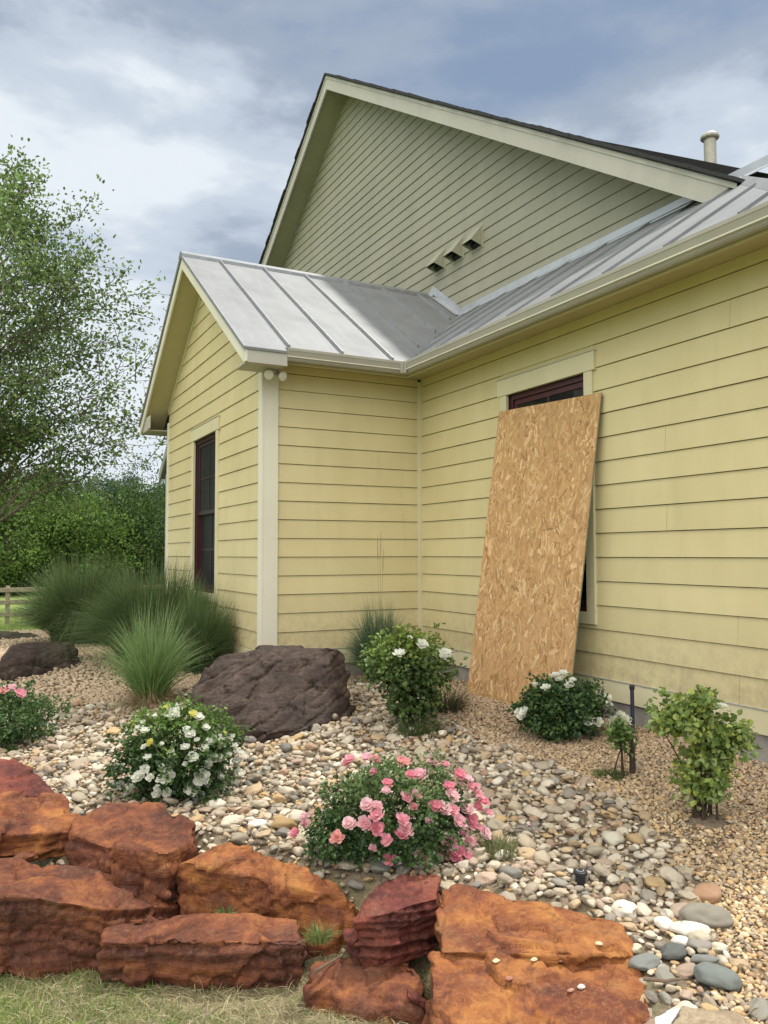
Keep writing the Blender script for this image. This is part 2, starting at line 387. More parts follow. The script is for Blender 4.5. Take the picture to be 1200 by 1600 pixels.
LASTH = [0]
def lap(mb, org, du, nrm, z0, z1, span, holes=(), zoff=0.0, e=E_, joints=None, seed=1, thick=0.016, gap=0.0045):  # gap bares the dark core, standing in for the shadow line under each board
    """lapped boards: org point of wall line, du unit direction along, nrm outward; span(z)->(u0,u1); holes (u0,u1,z0,z1)"""
    org = np.array(org, float); du = np.array(du, float); nrm = np.array(nrm, float); rr = random.Random(seed)
    k = 0; zs = []
    z = z0
    while z < z1-1e-4: zs.append(z); z += e
    for k, z in enumerate(zs):
        zt = min(z+e, z1); a0, b0 = span(z); a1, b1 = span(zt)
        if b0-a0 < 0.01: continue
        cuts = [rr.uniform(0.3, 3.4)+3.66*m for m in range(-1, 6)] if joints is None else joints(k)
        hz = [(h[0], h[1]) for h in holes if z < h[3]-0.001 and zt > h[2]+0.001]
        segs = [(min(a0, a1), max(b0, b1))]
        for h in holes:          # slivers of the course above and below an opening
            for (za, zb_) in ((max(z, h[3]), zt) if h[2] < h[3] < zt and z < h[3] else (0, 0), (z, min(zt, h[2])) if z < h[2] < zt else (0, 0)):
                if zb_-za < 0.004: continue
                oa = thick+(0.0045-thick)*(za-z)/(zt-z); ob_ = thick+(0.0045-thick)*(zb_-z)/(zt-z)
                P_ = [tuple((org+du*u_+nrm*o_)[:2])+(w_,) for u_, w_, o_ in ((h[0], za, oa), (h[1], za, oa), (h[1], zb_+0.004, ob_), (h[0], zb_+0.004, ob_))]
                mb.poly(P_); Q_ = [tuple((org+du*u_+nrm*o_)[:2])+(za,) for u_, o_ in ((h[0], -0.01), (h[1], -0.01), (h[1], oa), (h[0], oa))]; mb.poly(Q_)
        for (h0, h1) in hz:
            ns = []
            for (s0, s1) in segs:
                if h1 <= s0 or h0 >= s1: ns.append((s0, s1)); continue
                if h0 > s0: ns.append((s0, h0))
                if h1 < s1: ns.append((h1, s1))
            segs = ns
        ns = []
        for (s0, s1) in segs:
            c_ = sorted(c for c in cuts if s0+0.05 < c < s1-0.05); pts = [s0]+c_+[s1]
            for q in range(len(pts)-1): ns.append((pts[q]+(0.0012 if q else 0), pts[q+1]-(0.0012 if q < len(pts)-2 else 0)))
        for (s0, s1) in ns:
            j = rr.uniform(-0.0008, 0.0008)
            bz = z+rr.uniform(-0.0006, 0.0006)
            def pt(u, zz, off): p = org+du*u+nrm*off; return (p[0], p[1], zz)
            L0, L1 = max(s0, a0), max(s0, a1); R0, R1 = min(s1, b0), min(s1, b1)
            if R0-L0 < 0.004 and R1-L1 < 0.004: continue
            R0 = max(R0, L0+0.001); R1 = max(R1, L1+0.001)
            th = thick+j
            mb.poly([pt(L0, bz, th), pt(R0, bz, th), pt(R1, zt-gap, 0.0045), pt(L1, zt-gap, 0.0045)])
            LASTH[0] = 0
            mb.poly([pt(L0, bz, -0.01), pt(R0, bz, -0.01), pt(R0, bz, th), pt(L0, bz, th)])
            mb.poly([pt(L0, bz, -0.01), pt(L0, bz, th), pt(L1, zt-gap, 0.0045), pt(L1, zt-gap, -0.01)])
            mb.poly([pt(R0, bz, th), pt(R0, bz, -0.01), pt(R1, zt-gap, -0.01), pt(R1, zt-gap, 0.0045)])
# window opening sizes
WO = dict(z0=0.76, z1=2.58)
RW = (4.68, 5.67); GW = (8.77, 9.76)
FZ = 2.937
# right wall (faces -x), u = distance from the inner corner towards the viewer
mb = MB(); lap(mb, (DX, SY-0.045, 0), (0, -1, 0), (-1, 0, 0), ZT, FZ, lambda z: (0.0, SY-0.045-HY0-0.07),
   [(SY-0.045-RW[1]-0.09, SY-0.045-RW[0]+0.09, WO['z0']-0.08, WO['z1']+0.14)],
   joints=lambda k: [SY-0.045-3.36] if k in (0, 2, 13) else ([SY-0.045-3.9-0.13*(k % 3)] if k in (6, 9) else []), seed=3)
hp(mb, 'siding', 'yellow', label='yellow lap siding of the wall behind the leaning board')
# side wall (faces -y)
mb = MB(); lap(mb, (GX+0.14, SY, 0), (1, 0, 0), (0, -1, 0), ZT, FZ, lambda z: (0.0, DX-0.04-GX-0.14), joints=lambda k: [], seed=4)
hp(mb, 'siding', 'yellow', label='yellow lap siding of the short wall beside the dark boulder')
# gable wall of the bump-out (faces -x)
def gspan(z):
    lim = RY-SY-0.03; d = lim if z <= 2.93 else max(0.0, (RIDZ-0.17-z)/SL)
    d = min(d, lim); c = (SY+GY1)/2-SY; c = RY-SY
    return (max(0.075, c-d), min(GY1-SY-0.03, c+d))
mb = MB(); lap(mb, (GX, SY, 0), (0, 1, 0), (-1, 0, 0), ZT, 4.50, gspan,
   [(GW[0]-SY-0.09, GW[1]-SY+0.09, WO['z0']-0.08, WO['z1']+0.14)], joints=lambda k: [], seed=5)
hp(mb, 'siding', 'yellow', label='yellow lap siding under the small gable')
# near end wall of the house (faces -y, outside the frame but casts and bounces light)
mb = MB(); lap(mb, (DX+0.08, HY0, 0), (1, 0, 0), (0, -1, 0), ZT, FZ, lambda z: (0.0, 9.5), seed=6)
hp(mb, 'siding', 'yellow')
# main gable
AY, AZ, MS = 12.09, 9.30, 0.653
def mspan(z): d = (AZ-0.18-z)/MS; return (AY-d, AY+d)
mb = MB(); lap(mb, (MX, 0, 0), (0, 1, 0), (-1, 0, 0), 4.0, 9.12, lambda z: (max(3.5, mspan(z)[0]), min(19.8, mspan(z)[1])), zoff=0, e=0.150, joints=lambda k: [5.0+0.7*(k % 3)] if k % 9 == 2 else [], seed=8)
hp(mb, 'siding', 'sage', label='sage green lap siding of the tall main gable')
# core walls behind the boards, and the rooms' dark inside
mb = MB()
def wall_core(mb, x0, x1, y0, y1, z0, z1): mb.box(x0, x1, y0, y1, z0, z1)
zb, zt = -0.3, 3.0
T = 0.14
for (a, b, z0, z1) in ((HY0+0.01, RW[0], zb, zt), (RW[1], SY+1.0, zb, zt), (RW[0], RW[1], zb, WO['z0']), (RW[0], RW[1], WO['z1'], zt)):
    wall_core(mb, DX+0.006, DX+T, a, b, z0, z1)
mb.box(DX+T, 13.7, HY0+0.01, HY0+T, zb, zt)
mb.box(GX+T, DX+0.004, SY+0.006, SY+T, zb, zt)
for (a, b, z0, z1) in ((SY+0.008, GW[0], zb, zt), (GW[1], GY1, zb, zt), (GW[0], GW[1], zb, WO['z0']), (GW[0], GW[1], WO['z1'], zt)):
    wall_core(mb, GX+0.006, GX+T-0.002, a, b, z0, z1)
mb.prism([(GX+0.006, SY+0.2, zt), (GX+0.006, GY1-0.2, zt), (GX+0.006, RY, RIDZ-0.17)], (T, 0, 0))
mb.box(GX+T, 6.0, GY1-T, GY1, zb, zt)
mb.prism([(MX+0.006, 3.6, 3.9), (MX+0.006, 20.0, 3.9), (MX+0.006, AY, AZ-0.2)], (T, 0, 0))
hp(mb, 'wall', 'dark', label='dark wall core behind the siding')
mb = MB(); mb.box(DX+0.02, 14, HY0+0.02, 20.5, -0.3, -0.02+0.0); mb.box(GX+0.02, DX+0.01, SY+0.02, GY1-0.02, -0.3, -0.03)
mb.box(DX-0.002, DX+0.1, HY0+0.005, SY+0.001, -0.4, 0.150); mb.box(GX-0.003, DX-0.003, SY-0.001, SY+0.1, -0.4, 0.152); mb.box(GX-0.001, GX+0.1, SY+0.101, GY1-0.01, -0.4, 0.149)
hp(mb, 'foundation', 'conc')
# skirt boards with metal drip strip
mb = MB(); ZB = 0.135
mb.box(DX-0.024, DX-0.003, HY0+0.02, SY-0.02, ZB, ZT-0.004); mb.box(GX+0.06, DX-0.026, SY-0.024, SY-0.003, ZB+0.001, ZT-0.005); mb.box(GX-0.024, GX-0.004, SY+0.07, GY1, ZB, ZT-0.004)
hp(mb, 'skirt_board', 'trim_yellow', 0.002)
mb = MB(); mb.box(DX-0.030, DX-0.001, HY0+0.01, SY-0.03, ZT-0.0035, ZT+0.001); mb.box(GX+0.08, DX-0.031, SY-0.030, SY-0.001, ZT-0.0045, ZT)
hp(mb, 'drip_strip', 'flash')
# corner posts
mb = MB(); pz1 = 2.935
mb.box(GX-0.028, GX-0.004, SY-0.028, SY+0.075, ZB-0.03, pz1); mb.box(GX-0.003, GX+0.138, SY-0.029, SY-0.002, ZB-0.03, pz1)
hp(mb, 'corner_post', 'trim', 0.002)
mb = MB(); mb.box(DX-0.045, DX-0.002, SY-0.045, SY-0.002, ZB-0.03, FZ+0.05)
hp(mb, 'inner_corner_post', 'trim_yellow', 0.002)
mb = MB(); mb.box(GX-0.028, GX-0.004, GY1-0.07, GY1+0.002, ZB-0.03, 3.02)
hp(mb, 'corner_post', 'trim', 0.002)
mb = MB(); mb.box(DX-0.028, DX-0.004, HY0-0.02, HY0+0.07, ZB-0.03, FZ); mb.box(DX-0.003, DX+0.08, HY0-0.028, HY0-0.004, ZB-0.03, FZ)
hp(mb, 'corner_post', 'trim', 0.002)
# frieze, soffit, fascia behind the gutters
SOF = 3.012
mb = MB(); mb.box(DX-0.022, DX-0.002, HY0+0.02, SY-0.047, FZ, SOF-0.001); mb.box(GX+0.14, DX-0.047, SY-0.022, SY-0.002, FZ+0.001, SOF-0.001)
hp(mb, 'frieze', 'yellow', 0.0015)
mb = MB(); FI = 0.315      # fascia inner offset from wall
mb.box(EX+0.085, 5.5, 2.62, SY-FI-0.002, SOF, SOF+0.02)
mb.box(DX-FI, DX+0.02, SY-FI, SY+0.0, SOF+0.0005, SOF+0.0205)
mb.box(GX+0.08, DX-FI-0.002, SY-FI, SY+0.0, SOF, SOF+0.02)
hp(mb, 'soffit', 'soffit')
mb = MB(); mb.box(EX+0.066, EX+0.084, 2.60, SY-FI+0.0, SOF-0.066, 3.10); mb.box(GX+0.09, EX+0.084, SY-FI-0.019, SY-FI-0.001, SOF-0.067, 3.10)
hp(mb, 'fascia', 'soffit', 0.001)
# gutters: K profile (d = inward from lip line, z)
prof = [(0.066, 3.070), (0.058, 3.070), (0.058, 2.985), (0.055, 2.965), (0.052, 2.960), (0.020, 2.962), (0.004, 2.985), (0.001, 2.992), (0.003, 2.999), (0.0, 3.002), (-0.012, 3.045), (-0.016, 3.050), (-0.016, 3.074), (-0.008, 3.078), (-0.006, 3.074), (-0.009, 3.050), (0.006, 3.004), (0.010, 2.972), (0.050, 2.970), (0.052, 3.066), (0.066, 3.066)]
prof = prof[:-1]
def gut(mb, prof, lz=0.0):
    x0 = GX+0.085
    r1 = [(x0, EY-0.006+d, z+lz) for d, z in prof]
    r2 = [(EX-0.006+d, EY-0.006+d, z+lz) for d, z in prof]
    r3 = [(EX-0.006+d, 2.52+d, z+lz) for d, z in prof]
    mb.sweep([r1, r2, r3], None)
mb = MB(); gut(mb, prof); gu = hp(mb, 'gutter', 'gutter')
mb = MB(); bead = [(-0.0045, 2.9995), (0.0005, 2.994), (-0.0025, 2.990), (-0.010, 2.9925), (-0.011, 3.000)]; gut(mb, bead)
hp(mb, 'bead', 'gutter_lip', parent=gu)
mb = MB(); c = (EX-0.006, EY-0.006)
mb.prism([(c[0]-0.020, c[1]-0.020, 2.957), (c[0]-0.052, c[1]-0.020, 2.957), (c[0]-0.052, c[1]-0.020, 3.079), (c[0]-0.020, c[1]-0.020, 3.079)], (0, 0.014, 0))
mb.box(c[0]-0.020, c[0]-0.006, c[1]-0.050, c[1]-0.0205, 2.957, 3.079)
hp(mb, 'corner_strap', 'gutter', 0.002, parent=gu)
# bump-out roof ------------------------------------------------
RT = 0.022
def bz(y): return RIDZ-SL*abs(y-RY)
def shz(x): return EAVEZ+SL*(x-EX)
ye = EY+0.055; valx = lambda y: EX+(y-EY)
roof_e = lambda: None
mb = MB()
near = [(FX-0.012, EY-0.012, bz(EY-0.012)), (GX+0.075, EY-0.012, bz(EY-0.012)), (GX+0.075, ye, bz(ye)), (valx(ye), ye, bz(ye)), (MX, valx(MX)-EX+EY if False else EY+(MX-EX), bz(EY+(MX-EX))), (MX, RY, RIDZ), (FX-0.012, RY, RIDZ)]
mb.prism([(a, b, c-RT) for a, b, c in near], (0, 0, RT))
fe = 2*RY-EY+0.012
mb.prism([(FX-0.012, RY+0.001, RIDZ-RT), (MX, RY+0.001, RIDZ-RT), (MX, fe, bz(fe)-RT), (FX-0.012, fe, bz(fe)-RT)], (0, 0, RT))
proof = hp(mb, 'metal_roof', 'metal', label='silver standing seam roof of the small gable')
def seam(mb, p0, p1, n, w=0.010, h=0.032):
    p0, p1, n = (np.array(a, float) for a in (p0, p1, n)); d = p1-p0; d /= np.linalg.norm(d); s = np.cross(d, n); s /= np.linalg.norm(s)
    for a, b, hh, ww in ((p0, p1, h, w),):
        mb.prism([a-s*ww, a+s*ww, a+s*ww*0.7+n*hh, a-s*ww*0.7+n*hh], b-a)
nB = np.array([0, -SL, 1.0]); nB /= np.linalg.norm(nB); nS = np.array([-SL, 0, 1.0]); nS /= np.linalg.norm(nS)
for x in (2.585, 3.125, 3.665, 4.205, 4.745, 5.285):
    y0 = max(ye+0.012, EY+(x-EX)+0.07)
    if y0 < RY-0.1:
        mb = MB(); seam(mb, (x, y0, bz(y0)-0.002), (x, RY-0.03, bz(RY-0.03)-0.002), nB)
        hp(mb, 'seam', 'seam', parent=proof)
mb = MB()   # ridge cap
for sgn in (-1, 1):
    mb.prism([(FX-0.02, RY, RIDZ+0.040), (FX-0.02, RY+sgn*0.085, RIDZ-SL*0.085+0.040), (FX-0.02, RY+sgn*0.085, RIDZ-SL*0.085+0.002), (FX-0.02, RY, RIDZ+0.010)], (MX-0.12-FX, 0, 0))
hp(mb, 'ridge_cap', 'seam', parent=proof)
mb = MB()   # metal rake edge
for sgn in (-1, 1):
    L = RY-EY+0.012
    mb.prism([(FX-0.020, RY, RIDZ+0.004), (FX-0.020, RY+sgn*L, RIDZ-SL*L+0.004), (FX-0.020, RY+sgn*L, RIDZ-SL*L-0.038), (FX-0.020, RY, RIDZ-0.038)], (0.012, 0, 0))
hp(mb, 'rake_edge', 'seam', parent=proof)
# rake fascia, soffit and boxed returns
mb = MB(); D0, D1 = RT+0.002, 0.175
Lb = RY-EY
for sgn in (-1, 1):
    def q(d, dz): return (FX, RY+sgn*d, RIDZ-SL*d-dz)
    zlow = 2.912; dl = (RIDZ-D1-zlow)/SL
    if dl > Lb: pts = [q(0, D0), q(Lb, D0), (FX, RY+sgn*Lb, RIDZ-SL*Lb-D1), q(0, D1)]
    else: pts = [q(0, D0), q(Lb, D0), (FX, RY+sgn*Lb, zlow), (FX, RY+sgn*dl, zlow), q(0, D1)]
    mb.prism(pts, (0.022, 0, 0))
hp(mb, 'rake_fascia', 'trim', 0.0015)
mb = MB()
for sgn in (-1, 1):
    mb.prism([(FX+0.023, RY+sgn*0.0005, RIDZ-0.150), (FX+0.023, RY+sgn*(Lb-0.03), RIDZ-SL*(Lb-0.03)-0.150), (FX+0.023, RY+sgn*(Lb-0.03), RIDZ-SL*(Lb-0.03)-0.135), (FX+0.023, RY+sgn*0.0005, RIDZ-0.135)], (GX-0.004-FX-0.023, 0, 0))
hp(mb, 'rake_soffit', 'soffit', label='sloping soffit under the small gable roof')
mb = MB()   # frieze board following the rake on the wall
for sgn in (-1, 1):
    mb.prism([(GX-0.022, RY, RIDZ-0.151), (GX-0.022, RY+sgn*1.99, RIDZ-SL*1.99-0.151), (GX-0.022, RY+sgn*1.99, RIDZ-SL*1.99-0.215), (GX-0.022, RY, RIDZ-0.215)], (0.018, 0, 0))
hp(mb, 'rake_trim', 'trim_yellow')
mb = MB()
mb.box(FX+0.023, GX+0.083, EY+0.0, EY+0.02, 2.905, 3.024); mb.box(FX+0.023, GX+0.083, EY+0.021, SY-0.03, 2.912, 2.925); mb.box(GX+0.064, GX+0.083, EY+0.021, SY-0.03, 2.926, 3.02)
hp(mb, 'eave_box', 'fascia', 0.0015)
mb = MB(); fy = 2*RY-EY
mb.box(FX+0.023, GX+0.4, fy-0.02, fy, 2.905, 3.02); mb.box(FX+0.023, GX+0.4, GY1+0.02, fy-0.021, 2.912, 2.925); mb.box(FX+0.023, FX+0.04, GY1-0.1, fy-0.021, 2.926, 3.10)
hp(mb, 'eave_box', 'fascia', 0.0015)
# lower wing roof along the right wall, hipped at its near end
mb = MB(); xe = EX+0.055; hy = 2.53
mb_pts = [(xe, valx(xe)-EX+EY if False else EY+(xe-EX), shz(xe)), (MX, EY+(MX-EX), shz(MX)), (MX, hy+(MX-EX), shz(MX)), (xe, hy+(xe-EX), shz(xe))]
mb.prism([(a, b, c-RT) for a, b, c in mb_pts], (0, 0, RT))
ex_end = 13.9
mb.prism([(xe, hy+(xe-EX)-0.001, shz(xe)-RT), (MX, hy+(MX-EX)-0.001, shz(MX)-RT), (ex_end, hy+(MX-EX)-0.001, shz(MX)-RT), (ex_end, hy+(xe-EX)-0.001, shz(xe)-RT)], (0, 0, RT))
sroof = hp(mb, 'metal_roof', 'metal', label='low silver standing seam roof above the right wall')
y = 3.06-0.556
ks = [3.06+0.5565*i for i in range(0, 11)]
for y in ks:
    x0 = xe+0.075; x1 = MX-0.06
    if y > EY+(x0-EX): x0 = EX+(y-EY)+0.07
    if y < hy+(x1-EX): x1 = EX+(y-hy)-0.07
    if x1-x0 > 0.15:
        mb = MB(); seam(mb, (x0, y, shz(x0)-0.002), (x1, y, shz(x1)-0.002), nS, 0.008, 0.022)
        hp(mb, 'seam', 'metal', parent=sroof)
mb = MB()   # valley crease
a = np.array([xe, EY+(xe-EX), shz(xe)+0.003]); b = np.array([MX-0.02, EY+(MX-0.02-EX), shz(MX-0.02)+0.003])
mb.tube([a, b], 0.007, 6); hp(mb, 'valley_seam', 'seam', parent=sroof)
mb = MB()   # hip cap
for s in (0, 1):
    w_ = 0.10; A = np.array([xe, hy+(xe-EX), shz(xe)+0.022]); B = np.array([MX, hy+(MX-EX), shz(MX)+0.022])
    o_ = np.array([0, w_, -0.02]) if s == 0 else np.array([w_, 0, -0.02])
    mb.prism([A, A+o_, A+o_-np.array([0, 0, 0.018]), A-np.array([0, 0, 0.005])], B-A)
hp(mb, 'hip_cap', 'metal', parent=sroof)
# flashing where the roofs meet the sage wall
mb = MB(); fx = MX-0.020; yv = EY+(MX-EX)
mb.prism([(fx, yv, shz(MX)-0.01), (fx, 4.05, shz(MX)-0.01), (fx, 4.05, shz(MX)+0.075), (fx, yv-0.02, shz(MX)+0.075)], (0.012, 0, 0))
mb.prism([(fx-0.085, yv-0.10, shz(fx-0.085)+0.006), (fx-0.085, 4.05, shz(fx-0.085)+0.006), (fx, 4.05, shz(fx)+0.012), (fx, yv-0.10, shz(fx)+0.012)], (0, 0, 0.010))
mb.prism([(fx-0.0015, yv-0.005, shz(MX)-0.01), (fx-0.0015, RY+0.02, RIDZ+0.035), (fx-0.0015, RY+0.02, RIDZ+0.155), (fx-0.0015, yv-0.03, shz(MX)+0.10)], (0.012, 0, 0))
mb.prism([(fx-0.09, yv+0.02-0.07, bz(yv-0.05)+0.010), (fx-0.09, RY-0.09, bz(RY-0.09)+0.010), (fx, RY-0.09, bz(RY-0.09)+0.014), (fx, yv-0.05, bz(yv-0.05)+0.014)], (0, 0, 0.009))
mb.prism([(fx-0.0015, RY+0.021, RIDZ+0.155), (fx-0.0015, RY+0.30, RIDZ-0.04), (fx-0.0015, RY+0.30, RIDZ-0.12), (fx-0.0015, RY+0.021, RIDZ+0.03)], (0.012, 0, 0))
hp(mb, 'flashing', 'flash')
# main shingle roof ---------------------------------------------
RX = 5.2
def mz(y): return AZ-MS*abs(y-AY)
mb = MB()
for sgn in (-1, 1):
    L = 7.985 if sgn < 0 else 9.0
    mb.prism([(RX-0.03, AY, AZ), (RX-0.03, AY+sgn*L, AZ-MS*L), (RX-0.03, AY+sgn*L, AZ-MS*L-0.035), (RX-0.03, AY, AZ-0.035)], (9.0, 0, 0))
shr = hp(mb, 'shingle_roof', 'shingle')
mb = MB(); rr = random.Random(4)   # ragged shingle ends along the rakes
for sgn in (-1, 1):
    d = 0.0
    while d < (7.95 if sgn < 0 else 8.9):
        w_ = 0.145; ov = rr.uniform(0.0, 0.022); hh = rr.uniform(0.010, 0.028)
        y0 = AY+sgn*d; y1 = AY+sgn*(d+w_*1.25)
        mb.prism([(RX-0.035-ov, y0, mz(y0)+0.002), (RX-0.035-ov, y1, mz(y1)+hh), (RX-0.035-ov, y1, mz(y1)-0.022), (RX-0.035-ov, y0, mz(y0)-0.022)], (0.3, 0, 0))
        d += w_
hp(mb, 'shingle_edge', 'shingle', parent=shr)
mb = MB()
for sgn in (-1, 1):
    L = 7.98 if sgn < 0 else 9.0
    def q(d, dz): return (RX, AY+sgn*d, AZ-MS*d-dz)
    zc = mz(AY-L)-0.05
    pts = [q(0, 0.04), q(L, 0.04), q(L-0.27, 0.275) if sgn < 0 else q(L, 0.275), q(0, 0.275)]
    mb.prism(pts, (0.028, 0, 0))
hp(mb, 'rake_fascia', 'fascia', 0.002, label='wide grey fascia board of the tall gable')
mb = MB()
for sgn in (-1, 1):
    L = 7.99 if sgn < 0 else 9.0
    mb.prism([(RX-0.010, AY, AZ-0.037), (RX-0.010, AY+sgn*L, AZ-MS*L-0.037), (RX-0.010, AY+sgn*L, AZ-MS*L-0.085), (RX-0.010, AY, AZ-0.085)], (0.0095, 0, 0))
hp(mb, 'drip_edge', 'fascia')
mb = MB()
for sgn in (-1, 1):
    L = 7.75 if sgn < 0 else 9.0
    mb.prism([(RX+0.029, AY+sgn*0.001, AZ-0.24), (RX+0.029, AY+sgn*L, AZ-MS*L-0.24), (RX+0.029, AY+sgn*L, AZ-MS*L-0.225), (RX+0.029, AY+sgn*0.001, AZ-0.225)], (MX-0.006-RX-0.029, 0, 0))
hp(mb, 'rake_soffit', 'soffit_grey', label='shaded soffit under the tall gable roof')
# back mass so that no light leaks through the house
mb = MB(); mb.box(MX+0.3, 13.6, 3.3, 20.8, 0, 3.9); mb.prism([(MX+0.3, 4.4, 3.9), (MX+0.3, 19.8, 3.9), (MX+0.3, AY, AZ-0.3)], (8, 0, 0))
mb.box(GX+0.9, DX+0.3, SY+0.8, GY1-0.5, 0, 2.9); mb.box(DX+0.9, MX+0.2, HY0+0.9, 20, 0, 2.9)
hp(mb, 'inner_mass', 'dark', label='unlit inside of the house')
# vent hoods
for k, yy in enumerate((8.09, 8.53, 8.975)):
    mb = MB(); y0, y1 = yy, yy+0.225; zt_, zb_ = 5.285, 5.015; xw = MX-0.012; xf = xw-0.17; zl = 5.075
    mb.prism([(xw, y0, zt_), (xf, y0, zl), (xf, y0, zl-0.006), (xw, y0, zt_-0.012)], (0, y1-y0, 0))     # sloping front
    for ys in (y0, y1-0.006): mb.prism([(xw, ys, zt_-0.013), (xf+0.001, ys, zl-0.007), (xw, ys, zb_)], (0, 0.006, 0))
    mb.box(xw-0.004, xw+0.004, y0-0.02, y1+0.02, zb_-0.02, zt_+0.015)
    vh = hp(mb, 'vent_hood', 'vent')
    mb = MB(); mb.prism([(xw-0.005, y0+0.01, zt_-0.07), (xf+0.05, y0+0.01, zl-0.008), (xf+0.055, y0+0.01, zl-0.012), (xw-0.005, y0+0.01, zt_-0.085)], (0, y1-y0-0.02, 0))
    mb.prism([(xw-0.006, y0+0.03, zb_+0.01), (xw-0.05, y0+0.03, zb_+0.04), (xw-0.006, y0+0.03, zb_+0.17)], (0, y1-y0-0.06, 0))
    hp(mb, 'duct_opening', 'dark', parent=vh)
# vent pipe on the roof
px_ = (6.9, 5.76); pz = mz(px_[1])
mb = MB(); mb.tube([(px_[0], px_[1], pz-0.1), (px_[0], px_[1], 5.60)], 0.062, 20); 
vp = hp(mb, 'vent_pipe', 'pipe', smooth=False)
mb = MB(); z0 = 5.585
mb.tube([(px_[0], px_[1], z0), (px_[0], px_[1], z0+0.012), (px_[0], px_[1], z0+0.035), (px_[0], px_[1], z0+0.058), (px_[0], px_[1], z0+0.062)], [0.085, 0.096, 0.094, 0.070, 0.02], 20)
hp(mb, 'cap', 'pipe', parent=vp)
# windows -------------------------------------------------------
M['dark_sash'] = m_simple('dark_sash_paint', (0.018, 0.007, 0.009), 0.5, 0, 0.2, 20, 0.05)
M['screen'] = m_simple('insect_screen', (0.010, 0.011, 0.012), 0.55, 0, 0.2, 300, 0.3, 0.25)
def window(wx, y0, y1, lab):
    SM, GM = ('dark_sash', 'screen') if wx == GX else ('maroon', 'glass')
    w = bpy.data.objects.new('window', None); COL.objects.link(w); w.location = (wx, (y0+y1)/2, WO['z0']); reparent_loc = Vector(w.location)
    w.parent = house; w.matrix_parent_inverse = Matrix.Translation(-Vector(house.location)); w['label'] = lab
    z0, z1 = WO['z0'], WO['z1']; tw = 0.092
    mb = MB()
    mb.box(wx-0.030, wx-0.001, y0-tw, y0, z0-0.001, z1); mb.box(wx-0.030, wx-0.001, y1, y1+tw, z0-0.001, z1)
    mb.box(wx-0.0315, wx-0.001, y0-tw, y1+tw, z0-0.09, z0-0.002)
    mb.box(wx-0.036, wx-0.001, y0-tw-0.03, y1+tw+0.03, z1+0.001, z1+0.145)
    def part(mb, n, mat, bev=0):
        o = mb.build(n, M[mat], None, bev); o.parent = w; o.matrix_parent_inverse = Matrix.Translation(-(Vector(w.location))); return o
    part(mb, 'casing', 'trim_yellow', 0.002)
    mb = MB(); mb.box(wx-0.042, wx-0.001, y0-tw-0.034, y1+tw+0.034, z1+0.146, z1+0.150); part(mb, 'head_flashing', 'flash')
    mb = MB(); f = 0.035; xa, xb = wx+0.012, wx+0.10
    mb.box(xa, xb, y0+0.001, y0+f, z0, z1-0.001); mb.box(xa, xb, y1-f, y1-0.001, z0, z1-0.001); mb.box(xa+0.001, xb, y0+f, y1-f, z1-f-0.01, z1-0.001); mb.box(xa-0.004, xb, y0+f, y1-f, z0, z0+f)
    part(mb, 'frame', 'maroon', 0.0015)
    zm = (z0+z1)/2+0.02; ym = (y0+y1)/2
    for (a, b, xo) in ((z0+f+0.001, zm+0.02, 0.062), (zm-0.02, z1-f-0.011, 0.030)):
        mb = MB(); s = 0.045; x0_, x1_ = wx+xo, wx+xo+0.030; ya, yb = y0+f+0.001, y1-f-0.001
        mb.box(x0_, x1_, ya, ya+s, a, b); mb.box(x0_, x1_, yb-s, yb, a, b); mb.box(x0_+0.001, x1_, ya+s, yb-s, a, a+s); mb.box(x0_+0.001, x1_, ya+s, yb-s, b-s, b)
        mb.box(x0_+0.004, x1_-0.004, ym-0.011, ym+0.011, a+s, b-s)
        zq = (a+b)/2; mb.box(x0_+0.005, x1_-0.005, ya+s, ym-0.0115, zq-0.011, zq+0.011); mb.box(x0_+0.005, x1_-0.005, ym+0.0115, yb-s, zq-0.011, zq+0.011)
        part(mb, 'sash', SM, 0.001)
        mb = MB(); mb.box(x0_+0.012, x0_+0.016, ya+s*0.5, yb-s*0.5, a+s*0.5, b-s*0.5); part(mb, 'glass', GM)
    return w
window(DX, RW[0], RW[1], 'maroon window half hidden behind the leaning board')
window(GX, GW[0], GW[1], 'tall dark window under the small gable')
# flood lights under the eave box
fl = bpy.data.objects.new('flood_light', None); COL.objects.link(fl); fl.location = (2.50, 7.08, 2.91); reparent(fl, house)
mb = MB(); mb.tube([(2.49, 7.06, 2.911), (2.49, 7.06, 2.885)], 0.05, 16); hp(mb, 'base', 'lampwhite', parent=fl)
for (cx_, cy_, dx_, dy_) in ((2.445, 7.02, -0.35, -1.0), (2.555, 7.02, 0.25, -1.0)):
    d = np.array([dx_, dy_, -0.35]); d /= np.linalg.norm(d); c = np.array([cx_, cy_, 2.865])
    mb = MB(); mb.tube([c-d*0.055, c-d*0.03, c+d*0.01, c+d*0.045, c+d*0.05], [0.022, 0.030, 0.036, 0.046, 0.046], 18)
    mb.tube([(2.49, 7.06, 2.890), c-d*0.04], 0.012, 8); lh = hp(mb, 'lamp_head', 'lampwhite', parent=fl, smooth=False)
    mb = MB(); mb.tube([c+d*0.0505, c+d*0.054, c+d*0.057], [0.042, 0.034, 0.012], 18); hp(mb, 'lens', 'lens', parent=fl)
mb = MB(); mb.tube([(2.80, 6.95, 3.010), (2.80, 6.95, 2.985), (2.80, 6.95, 2.975)], [0.02, 0.022, 0.01], 10); mb.tube([(2.80, 6.95, 2.99), (2.86, 6.93, 2.985)], 0.008, 6)
hp(mb, 'eave_sensor', 'lampwhite')
